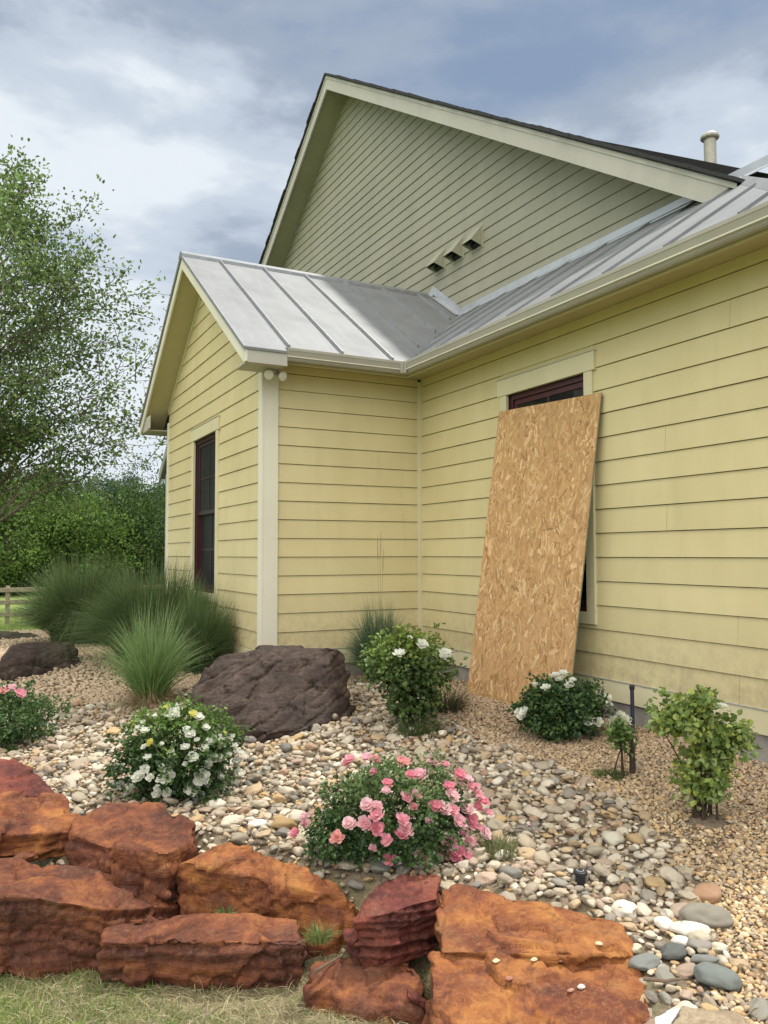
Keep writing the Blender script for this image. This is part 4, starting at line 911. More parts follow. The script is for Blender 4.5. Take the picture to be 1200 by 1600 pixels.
# standout stones of the photograph, placed where they lie
spec = [  # px, py, half length px, colour, aspect, yaw, label
 (445, 1290, 20, (0.36, 0.25, 0.12), 0.95, 0.3, 'square brown river stone left of the pink rose bush'),
 (1103, 1437, 34, (0.25, 0.235, 0.20), 0.62, 0.1, 'large oval grey brown river stone at the edge of the gravel'),
 (1103, 1400, 24, (0.36, 0.215, 0.13), 0.85, 0.8, 'rusty brown river stone just behind the large oval one'),
 (1077, 1457, 27, (0.66, 0.64, 0.58), 0.5, -0.5, 'long white river stone below the large oval one'),
 (1067, 1473, 15, (0.68, 0.67, 0.64), 0.8, 0.0, 'small bright white river stone under the long white one'),
 (1095, 1479, 21, (0.27, 0.25, 0.235), 0.95, 1.2, 'smooth grey river stone right of the small white one'),
 (1050, 1490, 21, (0.10, 0.11, 0.11), 0.8, 0.8, 'dark charcoal river stone with a groove near the big slab'),
 (1008, 1507, 21, (0.20, 0.215, 0.215), 0.85, 0.3, 'blocky blue grey river stone touching the big slab'),
 (1098, 1502, 20, (0.20, 0.21, 0.21), 0.45, -0.2, 'thin dark river stone under the smooth grey one'),
 (1120, 1533, 29, (0.17, 0.195, 0.195), 0.62, -0.6, 'slate blue wedge shaped river stone nearest the pea gravel'),
 (994, 1484, 12, (0.62, 0.57, 0.44), 0.85, 0.9, 'small cream river stone touching the right side of the big slab'),
 (958, 1312, 20, (0.55, 0.52, 0.44), 0.7, 1.3, 'upright pale river stone in the middle of the cobble bed'),
 (797, 1365, 22, (0.22, 0.215, 0.20), 0.7, -1.0, 'dark grey egg shaped river stone right of the pink rose bush'),
 (594, 1355, 21, (0.26, 0.255, 0.24), 0.8, 1.4, 'tall grey river stone in front of the pink rose bush'),
 (546, 1353, 18, (0.36, 0.33, 0.27), 0.9, 0.5, 'tan river stone at the foot of the pink rose bush'),
 (338, 1258, 15, (0.66, 0.62, 0.54), 0.9, 0.2, 'round cream river stone right of the perched boulder'),
 (402, 1288, 14, (0.74, 0.74, 0.72), 0.6, 0.1, 'bright white river stone left of the square brown one'),
 (64, 1148, 16, (0.44, 0.33, 0.21), 0.7, 0.1, 'tan river stone beside the leafy bush at the left edge'),
 (1188, 1580, 20, (0.27, 0.26, 0.23), 0.8, 1.2, 'grey stone at the bottom right corner'),
]
ex = {'grid': {}}; CELL = 0.16; placed = []
shp3, F3 = stone_shapes(26, 4, 0.45, 2); shp2, F2 = stone_shapes(26, 3, 0.45, 3)
stone_me = [mesh_np('river_stone', s, F3, M['cobO'], True) for s in shp3]
gs = 'river stones of the cobble bed'
for k, (px, py, hl, c, asp, yw, lab) in enumerate(spec):
    p = ground_hit(px, py+hl*0.3); dd = np.linalg.norm(p-CAM); r = hl*dd/F_PX*1.03
    o = link('river_stone', stone_me[(k*5) % 26]); o.location = (p[0], p[1], p[2]+r*0.34)
    o.scale = (r, r*min(1.1, asp+0.2), r*0.95); o.rotation_euler = (0.12*math.sin(k*3), 0.15*math.cos(k*5), yw-YAW); o.color = (c[0]*0.88, c[1]*0.87, c[2]*0.83, 1)
    tag(o, lab, 'stone', gs); ex['grid'].setdefault((int(p[0]/CELL), int(p[1]/CELL)), []).append((p[0], p[1], r*0.85))
A1 = try_place(1500, 0.042, 0.070, ex, CELL, 0.80, rg); A2 = try_place(30000, 0.026, 0.045, ex, CELL, 0.74, rg); A3 = try_place(60000, 0.013, 0.024, ex, CELL, 0.70, rg)
lay = {'grid': {}}; B1 = try_place(1100, 0.024, 0.050, lay, CELL, 1.15, rg)
allst = [(a, b, r, 0) for a, b, r in A1+A2+A3]+[(a, b, r, 1) for a, b, r in B1]
A = np.array(allst); n = len(A); zg = hgt(A[:, 0], A[:, 1]); pos = np.stack([A[:, 0], A[:, 1], zg+A[:, 2]*0.22+A[:, 3]*0.030+rg.uniform(-0.004, 0.008, n)+np.where(A[:, 2] < 0.022, 0.006, 0)], 1)
rot = rotm(n, rg, 0.28); wh = rg.integers(0, 26, n); cidx = rg.choice(len(SPAL), n, p=SPR); colr = SPAL[cidx]*rg.uniform(0.85, 1.15, (n, 1))
px, py, dd = proj(pos); big = A[:, 2]/dd; vis = (px > -10) & (px < 1210) & (py < 1610)
order = np.argsort(-(big*vis)); ind = order[:300-len(spec)]; rest = np.setdiff1d(np.arange(n), ind)
CNAME = ['sandy tan', 'pale beige', 'cream white', 'brown grey', 'dark grey brown', 'warm tan', 'ochre yellow', 'red brown', 'charcoal', 'nearly white', 'pinkish tan', 'green grey']
def where(a, b):
    if b > 1480: return 'between the big slab and the pea gravel' if b < 1545 else 'near the bottom right flat stone'
    if b > 1385: return 'behind the right end of the big slab' if a < 1010 else 'along the gravel edge, right of the slab'
    if a < 300: return 'behind the perched boulder at the left'
    if a < 480: return 'between the white and the pink rose bushes'
    if a < 780: return 'around the foot of the pink rose bush'
    return 'around the black sprinkler head' if a < 1000 else 'near the right rose bush'
for i in ind:
    o = link('river_stone', stone_me[wh[i]]); r = float(A[i, 2]); M3 = Matrix([list(q) for q in rot[i]]).to_4x4()
    o.matrix_world = Matrix.Translation(Vector(pos[i]))@M3@Matrix.Scale(r, 4); o.color = (*[float(c) for c in colr[i]], 1)
    tag(o, CNAME[cidx[i]]+' river stone '+where(px[i], py[i]), 'stone', gs)
tag(link('river_cobbles', scatter_mesh('river_cobbles', shp2, F2, pos[rest], A[rest, 2], rot[rest], colr[rest], wh[rest], M['cobA'])), 'smaller rounded cobbles filling the dry stream bed', 'cobbles', kind='stuff')

# pea gravel
GPAL = np.array([(0.46, 0.335, 0.185), (0.53, 0.40, 0.235), (0.38, 0.27, 0.155), (0.33, 0.215, 0.13), (0.58, 0.475, 0.31), (0.45, 0.36, 0.25), (0.30, 0.24, 0.175), (0.50, 0.33, 0.16)])
GSHADE = np.array([0.33, 0.245, 0.175])
def gravel(spacing, rad, y0, y1, shapes, Fc, seed, jit=0.45, x0=-3.5, x1=4.25):
    rg = np.random.default_rng(seed); xs = np.arange(x0, x1, spacing); ys = np.arange(y0, y1, spacing); X_, Y_ = np.meshgrid(xs, ys)
    X_ = X_.ravel()+rg.uniform(-jit, jit, X_.size)*spacing; Y_ = Y_.ravel()+rg.uniform(-jit, jit, Y_.size)*spacing
    px, py, dd = proj(np.stack([X_, Y_, np.full(X_.size, -0.05)], 1)); marg = 0.45*F_PX/np.maximum(dd, 0.3)
    ok = (dd > 0.3) & (px > -marg) & (px < 1200+marg) & (py < 1600+marg*0.8) & (edge_dist(X_, Y_) > -0.22) & ~((X_ > DX+0.01) | ((X_ > GX+0.01) & (Y_ > SY+0.01)))
    wob = bound(X_, Y_)*1.1; ins = in_poly(X_+wob, Y_-wob, COB); ok &= ~ins | (rg.random(X_.size) < 0.10)
    ok &= ~slabmask(px, py) & (Y_ < 14.1-0.1*X_)
    ok &= np.hypot(X_-3.17, Y_-2.76) > 0.10+0.07*perlin(np.stack([X_*20, Y_*20, X_*0], 1))
    X_, Y_ = X_[ok], Y_[ok]; n = len(X_); r = rad*rg.gamma(9, 1/9, n).clip(0.55, 1.75)
    pos = np.stack([X_, Y_, hgt(X_, Y_)+r*0.25+rg.uniform(0, rad*0.7, n)], 1); c = GPAL[rg.integers(0, len(GPAL), n)]*rg.uniform(0.8, 1.2, (n, 1))
    br = sstep(2.6, 4.4, X_*0.5+Y_*0.5)[:, None]*0.65; c = c*(1-br)+br*(GSHADE*rg.uniform(0.7, 1.25, (n, 1)))   # house shade put into the colour: gravel turns browner by the wall
    left = sstep(2.6, 1.8, X_)[:, None]*(Y_ > 5.5)[:, None]; c = c*(1-0.55*left)+0.55*left*np.array([0.50, 0.40, 0.28])*rg.uniform(0.75, 1.2, (n, 1))
    return pos, r, rotm(n, rg, 0.35), c, rg.integers(0, len(shapes), n)
shpA, FA = stone_shapes(14, 2, 0.5, 21); shpB, FB = stone_shapes(10, 1, 0.3, 22)
gA = gravel(0.0165, 0.0105, 1.1, 4.6, shpA, FA, 1); gB = gravel(0.021, 0.0130, 4.6, 8.0, shpB, FB, 2); gC = gravel(0.036, 0.0215, 8.0, 14.3, shpB, FB, 3)
print('gravel', len(gA[0]), len(gB[0]), len(gC[0]), 'stones', n)
meshes = [scatter_mesh('pea_gravel', s, f, *g_[:4], g_[4], M['pea']) for s, f, g_ in ((shpA, FA, gA), (shpB, FB, gB), (shpB, FB, gC))]
ob = link('pea_gravel', meshes[0]); bm = bmesh.new(); 
for m_ in meshes: bm.from_mesh(m_)
bm.to_mesh(ob.data); bm.free(); [bpy.data.meshes.remove(m_) for m_ in meshes[1:]]
tag(ob, 'tan and brown pea gravel spread between the cobbles and the house', 'gravel', kind='stuff')
# loose pebbles lying on the big slab
for k, (px, py, c) in enumerate(((873, 1388+0, (0.5, 0.4, 0.25)), (775, 1487, (0.62, 0.50, 0.30)), (834, 1485, (0.55, 0.44, 0.3)), (936, 1461, (0.60, 0.47, 0.30)), (876, 1486, (0.42, 0.22, 0.14)), (795, 1514, (0.35, 0.15, 0.10)), (892, 1532, (0.38, 0.2, 0.13)), (908, 1527, (0.6, 0.55, 0.48)))):
    if k == 0: continue
    p = at_z(px, py, -0.165); o = link('pebble', stone_me[k]); o.scale = (0.014, 0.014, 0.012); o.color = (*c, 1); o.location = (p[0], p[1], -0.2)
    tag(o, 'small loose pebble resting on the big flat slab', 'pebble', 'pebbles on the flat slab')
PEBS = [o for o in COL.objects if o.name.startswith('pebble')]
slab = [o for o in COL.objects if o.get('label', '').startswith('big flat orange slab')][0]
bpy.context.view_layer.update()
for o in PEBS:
    r_ = np.array(o.location)-CAM; d = Vector(r_/np.linalg.norm(r_)); hit, loc, nor, idx = slab.ray_cast(Vector(CAM)-slab.location, d)
    if hit: o.location = loc+slab.location+Vector((0, 0, 0.005))

# ------------------------------------------------------------------ plants
def m_leaf(name, trans=0.35, rough=0.5, spec=0.4, gain=1.0):
    t = NT(name); c = t.attr(); n = t.noise(25, 3); col = t.mix(t.math('MULTIPLY', n, 0.35), c, t.mix(1.0, c, (0.55, 0.6, 0.5), 'MULTIPLY'))
    return t.done(col, rough, spec=spec, trans=trans)
M['leaf'] = m_leaf('leaf', 0.32, 0.42); M['blade'] = m_leaf('grass_blade', 0.30, 0.5, 0.3); M['petal'] = m_leaf('petal', 0.45, 0.6, 0.2); M['farleaf'] = m_leaf('tree_leaf', 0.40, 0.5, 0.3)
M['bark'] = m_simple('bark', (0.17, 0.14, 0.11), 0.95, 0, 0.5, 14, 0.9, 0.2, 0.02); M['bark_dark'] = m_simple('dark_stem', (0.055, 0.038, 0.028), 0.9, 0, 0.4, 60, 0.6, 0.2)
M['stem'] = m_simple('green_stem', (0.10, 0.085, 0.035), 0.8, 0, 0.4, 60, 0.4, 0.3)
def leaf_mesh(name, P, D, Nn_, L, Wr, col, mat, fold=0.25):
    """leaves at P pointing along D, facing Nn_, length L, width ratio Wr"""
    n = len(P); D = D/np.linalg.norm(D, axis=1)[:, None]; S = np.cross(D, Nn_); S /= np.linalg.norm(S, axis=1)[:, None]+1e-9; N2 = np.cross(S, D)
    L = L[:, None]; w = L*Wr
    pts = [P, P+D*L*0.32+S*w*0.5+N2*w*fold, P+D*L*0.72+S*w*0.40+N2*w*fold, P+D*L-N2*L*0.10, P+D*L*0.72-S*w*0.40+N2*w*fold, P+D*L*0.32-S*w*0.5+N2*w*fold]
    V = np.stack(pts, 1).reshape(-1, 3); b = (np.arange(n)*6)[:, None]
    Fq = np.concatenate([b+np.array([0, 1, 2, 3]), b+np.array([0, 3, 4, 5])]); return mesh_np(name, V, Fq, mat, False, np.repeat(col, 6, 0))
def blades(name, base, dirh, H, lean, Wd_, col, mat, segs=6, droop=1.0, tipcol=None, xmax=None, rg=None):
    """ribbon blades: rise then arch over along horizontal dirh"""
    n = len(base); t_ = np.linspace(0, 1, segs+1)[None, :]; H = H[:, None]; lean = lean[:, None]
    hz = lean*(t_**1.7); zz_ = H*(t_-droop*0.5*(t_**2.6)*np.clip(lean/np.maximum(H, 1e-4), 0, 1.6))
    wob = (rg.normal(0, 1, (n, 1, 3))*0.04*H[..., None])*(t_[..., None]**2)*np.array([1, 1, 0.2])
    C = base[:, None, :]+np.concatenate([dirh, np.zeros((n, 1))], 1)[:, None, :]*hz[..., None]+np.array([0, 0, 1.0])*zz_[..., None]+wob
    if xmax is not None: C[..., 0] = np.where(C[..., 0] > xmax, xmax-(C[..., 0]-xmax)*0.12, C[..., 0])
    tang = np.gradient(C, axis=1); side = np.cross(tang, rg.normal(size=(n, 1, 3))+np.array([0, 0, 0.01])); side /= np.linalg.norm(side, axis=2)[..., None]+1e-9
    s0 = side[:, :1]; side = s0+0*side
    w = Wd_[:, None, None]*(np.array([0.7, 1, 1, 0.9, 0.7, 0.45, 0.08, 0.04, 0.02])[None, :segs+1, None] if segs <= 8 else 1)
    w = Wd_[:, None, None]*((1-t_**2.2)*0.95+0.05)[..., None]
    V = np.stack([C-side*w*0.5, C+side*w*0.5], 2).reshape(-1, 3); k = (np.arange(n)*(segs+1)*2)[:, None, None]+(np.arange(segs)*2)[None, :, None]
    Fq = (k+np.array([0, 1, 3, 2])[None, None]).reshape(-1, 4)
    cc = col[:, None, :]*np.ones((1, segs+1, 1))
    if tipcol is not None: f = (t_[..., None]**1.5); cc = cc*(1-f)+tipcol[:, None, :]*f
    return mesh_np(name, V, Fq, mat, True, np.repeat(cc.reshape(-1, 3), 2, 0))
def pick(rg, pal, n, j=0.15): pal = np.array(pal); return pal[rg.integers(0, len(pal), n)]*rg.uniform(1-j, 1+j, (n, 1))
def grass_clump(name, x, y, n, R0, H, spread, w, pal, tips, label, seed, droop=1.0, xmax=None, segs=7, stalks=0, dead=0):
    rg = np.random.default_rng(seed); z = float(hgt(np.array([x]), np.array([y]))[0]); a = rg.uniform(0, 2*np.pi, n); rr = R0*np.sqrt(rg.random(n))
    base = np.stack([rr*np.cos(a), rr*np.sin(a), np.zeros(n)], 1); a2 = a+rg.normal(0, 0.35, n); dh = np.stack([np.cos(a2), np.sin(a2)], 1)
    u_ = rg.random(n)**0.75; Hh_ = H*rg.uniform(0.72, 1.12, n)*(1-0.25*u_); ln_ = spread*u_*rg.uniform(0.7, 1.15, n)
    c = pick(rg, pal, n, 0.2); tp = pick(rg, tips, n, 0.2)
    root = empty(name, (x, y, z), label, 'grass clump')
    link('blades', blades(name, base, dh, Hh_, ln_, w*rg.uniform(0.6, 1.3, n), c, M['blade'], segs, droop, tp, None if xmax is None else xmax-x, rg), root)
    if dead:
        a = rg.uniform(0, 2*np.pi, dead); base = np.stack([R0*1.1*np.cos(a), R0*1.1*np.sin(a), np.zeros(dead)], 1); dh = np.stack([np.cos(a), np.sin(a)], 1)
        link('dry_blades', blades(name, base, dh, H*rg.uniform(0.12, 0.42, dead), spread*rg.uniform(0.15, 0.75, dead), w*rg.uniform(0.5, 1.2, dead), pick(rg, [(0.42, 0.34, 0.20), (0.33, 0.25, 0.15)], dead), M['blade'], 5, 2.0, None, None, rg), root)
    for k in range(min(stalks, 3)):
        mb = MB(); a = rg.uniform(-2.4, -0.2); hx_, hy_ = math.cos(a)*0.05, math.sin(a)*0.04; hh = H*rg.uniform(1.5, 1.85); q = [(hx_*s, hy_*s, hh*s) for s in (0, .3, .6, .85)]
        mb.tube(q+[(hx_*1.05, hy_, hh*0.86)], 0.0016, 5); sp = [(hx_*s, hy_*s, hh*s) for s in (.82, .86, .93, 1.0)]; mb.tube(sp, [0.0015, 0.0042, 0.0035, 0.001], 6)
        mb.build('seed_stalk', M['stalk'], root)
    return root
M['stalk'] = m_simple('dry_seed_stalk', (0.30, 0.24, 0.13), 0.8, 0, 0.3, 60)
G1p = [(0.045, 0.085, 0.030), (0.060, 0.110, 0.035), (0.080, 0.135, 0.045), (0.050, 0.095, 0.045)]; G1t = [(0.14, 0.21, 0.075), (0.10, 0.17, 0.06), (0.20, 0.24, 0.10)]
grass_clump('ornamental_grass', 1.42, 11.6, 6500, 0.38, 1.28, 1.20, 0.008, G1p, G1t, 'tall dark green grass mound at the far left, nearest the rail fence', 31, droop=1.15)
grass_clump('ornamental_grass', 1.86, 9.2, 7500, 0.36, 1.18, 1.10, 0.007, G1p, G1t, 'broad dark green grass mound arching over the foot of the small gable', 32, droop=1.2, xmax=2.42)
grass_clump('ornamental_grass', 2.12, 8.15, 2200, 0.16, 0.95, 0.62, 0.006, G1p, G1t, 'dark green grass sprawling against the wall beside the corner post', 35, droop=1.2, xmax=2.43)
grass_clump('ornamental_grass', 1.40, 6.95, 1000, 0.11, 0.94, 0.60, 0.0065, [(0.13, 0.24, 0.06), (0.18, 0.31, 0.075), (0.20, 0.34, 0.10)], [(0.34, 0.45, 0.20), (0.30, 0.38, 0.20), (0.20, 0.30, 0.12)], 'bright green upright grass tuft left of the large dark boulder', 33, droop=0.95, dead=520)
grass_clump('ornamental_grass', 3.44, 6.72, 2600, 0.11, 0.80, 0.52, 0.0055, [(0.055, 0.11, 0.055), (0.075, 0.14, 0.07), (0.04, 0.085, 0.045)], [(0.12, 0.19, 0.10), (0.16, 0.22, 0.13)], 'blue green drooping grass in the inner corner with thin seed stalks', 34, droop=1.7, xmax=4.12, stalks=4)

# ---- rose bushes
def bloom_mesh(name, cols, seed, petals=26, open_=1.0):
    rg = np.random.default_rng(seed); V = []; Fq = []; C = []
    for k in range(petals):
        t = k/petals; a = k*2.4; el = (0.15+1.25*t*open_+rg.normal(0, 0.08)); el = max(0.05, 1.45-el*0.95) if True else el
        ln_ = (0.55+0.5*(1-t))*rg.uniform(0.85, 1.1) if False else (0.45+0.55*t)*rg.uniform(0.88, 1.1); wd_ = 0.52*ln_*rg.uniform(0.9, 1.2)
        d = np.array([math.cos(a)*math.cos(el), math.sin(a)*math.cos(el), math.sin(el)]); s = np.array([-math.sin(a), math.cos(a), 0]); nn = np.cross(d, s); nn = nn if nn[2] > 0 else -nn
        b = len(V); org = d*0.05
        for (u, w, c_) in ((0, 0.25, 0), (0.4, 0.9, -0.06), (0.8, 1.0, -0.02), (1.0, 0.55, 0.10)):
            for q in (-1, 0, 1):
                V.append(org+d*ln_*u+s*wd_*w*q*0.62+nn*(c_+abs(q)*0.12*ln_-0.05)*1.0*ln_); cc = np.array(cols[0])*(1-u)+np.array(cols[1])*u; C.append(cc*rg.uniform(0.94, 1.04))
        for r in range(3):
            for q in range(2): i0 = b+r*3+q; Fq.append((i0, i0+1, i0+4, i0+3))
    b = len(V); 
    for k in range(9): a = k*2.4; r = 0.10*math.sqrt(k/9); V.append((r*math.cos(a), r*math.sin(a), 0.16)); C.append(cols[2])
    for k in range(7): Fq.append((b+k, b+k+1, b+k+2, b+k+2)) if False else None
    V.append((0, 0, 0.2)); C.append(cols[2])
    Fq = [f for f in Fq if f]
    return mesh_np(name, np.array(V), np.array(Fq), M['petal'], True, np.array(C))
WHI = [bloom_mesh('flower', [(0.76, 0.76, 0.58), (0.92, 0.92, 0.89), (0.6, 0.5, 0.1)], s, 22+4*s) for s in range(3)]
YEL = [bloom_mesh('flower', [(0.75, 0.62, 0.10), (0.80, 0.76, 0.28), (0.7, 0.5, 0.05)], 7, 20)]
PNK = [bloom_mesh('flower', [(0.85, 0.48, 0.48), c, (0.75, 0.6, 0.2)], s+10, 20+4*s) for s, c in enumerate(((0.87, 0.42, 0.53), (0.90, 0.58, 0.66), (0.84, 0.33, 0.44), (0.91, 0.68, 0.73)))]
CRL = [bloom_mesh('flower', [(0.86, 0.55, 0.40), (0.85, 0.38, 0.42), (0.8, 0.6, 0.2)], 15, 18)]
def ell_hit(px, py, c, rad):
    d = ray(px, py); d = d/np.linalg.norm(d); o = (CAM-c)/rad; e = d/rad; A_ = e@e; B_ = o@e; C_ = o@o-1; disc = B_*B_-A_*C_
    if disc < 0: t = -(B_/A_)
    else: t = (-B_-math.sqrt(disc))/A_
    p = CAM+d*t; nrm = (p-c)/rad**2; return p, nrm/np.linalg.norm(nrm)
def bush(name, c, rad, nleaf, pal, label, seed, leafL=0.030, flowers=(), base_z=None, shell=0.55, stems=16, name_cat='rose bush', thin=0.0, lobes=None, tippal=None, wide=0.75, leggy=False):
    """dome of leaves on arching stems; c = centre of the dome, rad = its radii; lobes = extra (centre offset, radii, share)"""
    rg = np.random.default_rng(seed); c = np.array(c, float); rad = np.array(rad, float)
    gz = float(hgt(c[0:1], c[1:2])[0]) if base_z is None else base_z
    root = empty(name, (c[0], c[1], gz), label, name_cat); o0 = np.array([c[0], c[1], gz])
    L_ = lobes or [((0, 0, 0), (1, 1, 1), 1.0)]; sh = np.array([l[2] for l in L_]); wl_ = rg.choice(len(L_), nleaf*4, p=sh/sh.sum())
    d = rg.normal(size=(nleaf*4, 3)); d /= np.linalg.norm(d, axis=1)[:, None]; rr = 1-(1-shell)*rg.random(nleaf*4)**1.6
    q = d*rr[:, None]; off = np.array([l[0] for l in L_])[wl_]; sc_ = np.array([l[1] for l in L_])[wl_]
    P = c+(off+q*sc_)*rad
    nz = perlin(P*9+seed*3.3)+0.5*perlin(P*22+seed); rough = 1+0.42*perlin(d*2.1+seed*1.7+wl_[:, None]*5)+0.26*perlin(d*5+seed); P = c+(off+q*sc_*rough[:, None])*rad
    keep = (nz > -0.12+thin) & (P[:, 2] > gz+0.02); P, d = P[keep][:nleaf], d[keep][:nleaf]; n = len(P)
    # leaflets in sprays: a few per spot
    m = 4; Pc = np.repeat(P, m, 0)+rg.normal(0, leafL*0.62, (n*m, 3)); dc = np.repeat(d, m, 0)
    D = dc*0.5+rg.normal(0, 0.75, (n*m, 3)); Nrm = dc*0.35+np.array([0, 0, 0.95])+rg.normal(0, 0.42, (n*m, 3))
    ll = leafL*rg.uniform(0.65, 1.25, n*m); col = np.repeat(pick(rg, pal, n, 0.22), m, 0)*rg.uniform(0.85, 1.15, (n*m, 1))
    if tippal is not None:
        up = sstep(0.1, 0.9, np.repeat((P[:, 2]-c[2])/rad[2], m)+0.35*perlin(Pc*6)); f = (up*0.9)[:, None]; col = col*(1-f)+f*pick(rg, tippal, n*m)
    mb = MB(); SH = []
    for k in range(11 if nleaf > 200 else 0):       # stray canes that break the outline
        dd = rg.normal(size=3); dd[2] = abs(dd[2])+0.25; dd /= np.linalg.norm(dd); l_ = L_[rg.integers(0, len(L_))]
        a0 = c+(np.array(l_[0])+dd*np.array(l_[1])*0.55)*rad; a1 = c+(np.array(l_[0])+dd*np.array(l_[1])*rg.uniform(1.12, 1.42))*rad; bend = rg.normal(0, 0.03, 3); ts_ = np.linspace(0, 1, 6)
        pp = [a0*(1-t)+a1*t+bend*4*t*(1-t) for t in ts_]; mb.tube([p-o0 for p in pp], [0.0028*(1-0.6*t) for t in ts_], 5)
        tt = rg.uniform(0.25, 1.0, 16)[:, None]; SH.append(a0*(1-tt)+a1*tt+bend*4*tt*(1-tt)+rg.normal(0, leafL*0.35, (16, 3)))
    if SH:
        SH = np.concatenate(SH); k_ = len(SH); Pc = np.concatenate([Pc, SH]); D = np.concatenate([D, rg.normal(0, 0.7, (k_, 3))+np.array([0, 0, 0.3])]); Nrm = np.concatenate([Nrm, rg.normal(0, 0.4, (k_, 3))+np.array([0, 0, 0.9])])
        ll = np.concatenate([ll, leafL*rg.uniform(0.6, 1.1, k_)]); col = np.concatenate([col, pick(rg, tippal if tippal is not None else pal, k_, 0.25)])
    lo = link('leaves', leaf_mesh(name, Pc-o0, D, Nrm, ll, wide, col, M['leaf']), root)
    for k in range(stems):
        e = P[rg.integers(0, n)]; b0 = o0+np.array([rg.normal(0, 0.02), rg.normal(0, 0.02), -0.02]); mid = (b0+e)/2+np.array([0, 0, 0.12*rad[2]/0.3])*rg.uniform(0.2, 1)
        mid[:2] = b0[:2]*0.62+e[:2]*0.38
        pts = [(1-t)**2*b0+2*t*(1-t)*mid+t*t*e-o0 for t in np.linspace(0, 1, 6)]; r0 = 0.0055 if not leggy else 0.0065
        mb.tube(pts, [r0*(1-0.75*t) for t in np.linspace(0, 1, 6)], 6)
    mb.build('stems', M['bark_dark'] if leggy else M['stem'], root)
    for k, fdef in enumerate(flowers):
        px, py, dia, kind = fdef; p, nn = ell_hit(px, py, c, rad*0.98); s = dia*0.5*np.linalg.norm(p-CAM)/F_PX*1.42
        me = (WHI if kind == 'w' else YEL if kind == 'y' else CRL if kind == 'c' else PNK); me = me[k % len(me)]
        o = link('flower', me, root); tocam = (CAM-p)/np.linalg.norm(CAM-p); ax = Vector(nn*0.5+np.array([0, 0, 0.8])+tocam*0.5+rg.normal(0, 0.22, 3)).normalized()
        o.rotation_mode = 'QUATERNION'; o.rotation_quaternion = ax.to_track_quat('Z', 'Y')@Vector((0, 0, 1)).to_track_quat('Z', 'Y'); o.scale = (s, s, s*rg.uniform(0.85, 1.15)); o.location = tuple(p-o0+nn*0.016)
        mb_ = None
    return root
ROSEG = [(0.045, 0.095, 0.028), (0.065, 0.125, 0.035), (0.035, 0.075, 0.028), (0.085, 0.155, 0.045)]
wf = [(271, 1120, 17, 'w'), (262, 1112, 13, 'y'), (277, 1110, 11, 'w'), (301, 1121, 13, 'y'), (309, 1125, 13, 'w'), (214, 1137, 14, 'y'), (206, 1148, 12, 'w'), (237, 1163, 11, 'y'), (296, 1150, 15, 'w'), (340, 1158, 15, 'w'), (300, 1184, 14, 'w'), (330, 1186, 13, 'w'), (367, 1190, 15, 'w'), (262, 1212, 19, 'w'), (313, 1213, 20, 'w'), (190, 1200, 15, 'w'), (219, 1213, 15, 'w'), (229, 1201, 12, 'w'), (300, 1229, 18, 'w'), (338, 1232, 17, 'w'), (311, 1243, 16, 'w'), (369, 1207, 14, 'w'), (247, 1237, 12, 'w'), (371, 1178, 13, 'w'), (209, 1228, 11, 'w'), (319, 1140, 11, 'w'), (347, 1149, 8, 'y'), (191, 1222, 13, 'w'), (229, 1145, 11, 'w')]
_r = random.Random(5)
for _k in range(34):
    _a, _q = _r.uniform(0, 6.28), math.sqrt(_r.random())
    wf.append((278+92*_q*math.cos(_a), 1178+60*_q*math.sin(_a), _r.uniform(6, 12), 'w'))
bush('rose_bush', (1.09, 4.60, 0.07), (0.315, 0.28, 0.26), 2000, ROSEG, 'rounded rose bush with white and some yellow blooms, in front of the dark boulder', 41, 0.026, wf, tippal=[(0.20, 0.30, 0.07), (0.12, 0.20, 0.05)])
pf = [(549, 1193, 17, 'p'), (574, 1191, 17, 'p'), (588, 1194, 15, 'p'), (627, 1198, 20, 'c'), (545, 1199, 14, 'p'), (655, 1217, 19, 'p'), (640, 1216, 13, 'p'), (683, 1202, 14, 'p'), (693, 1200, 13, 'p'), (672, 1197, 12, 'p'), (714, 1216, 18, 'p'), (726, 1221, 16, 'p'), (735, 1234, 17, 'p'), (741, 1246, 17, 'p'), (750, 1255, 15, 'p'), (752, 1299, 18, 'p'), (745, 1294, 15, 'p'), (717, 1235, 15, 'p'), (698, 1234, 16, 'p'), (702, 1248, 18, 'p'), (634, 1249, 17, 'p'), (649, 1246, 15, 'p'), (676, 1262, 17, 'p'), (688, 1266, 20, 'p'), (702, 1268, 18, 'p'), (711, 1285, 22, 'p'), (729, 1281, 20, 'p'), (724, 1267, 18, 'p'), (627, 1282, 18, 'p'), (632, 1296, 20, 'p'), (626, 1303, 17, 'p'), (575, 1262, 19, 'p'), (589, 1276, 20, 'p'), (571, 1288, 20, 'p'), (588, 1294, 18, 'p'), (548, 1288, 18, 'p'), (530, 1306, 17, 'c'), (483, 1287, 14, 'p'), (467, 1300, 13, 'p'), (481, 1277, 12, 'p'), (605, 1310, 16, 'p'), (698, 1312, 22, 'p'), (708, 1328, 22, 'p'), (700, 1321, 20, 'p'), (726, 1334, 19, 'p'), (728, 1310, 17, 'p'), (608, 1337, 15, 'p'), (650, 1330, 12, 'p'), (661, 1338, 13, 'p'), (583, 1322, 11, 'p'), (605, 1229, 14, 'p'), (603, 1240, 12, 'p'), (585, 1213, 14, 'p'), (720, 1299, 15, 'p'), (644, 1263, 11, 'p'), (667, 1283, 11, 'p'), (757, 1270, 12, 'p'), (590, 1262, 14, 'p'), (740, 1262, 14, 'p')]
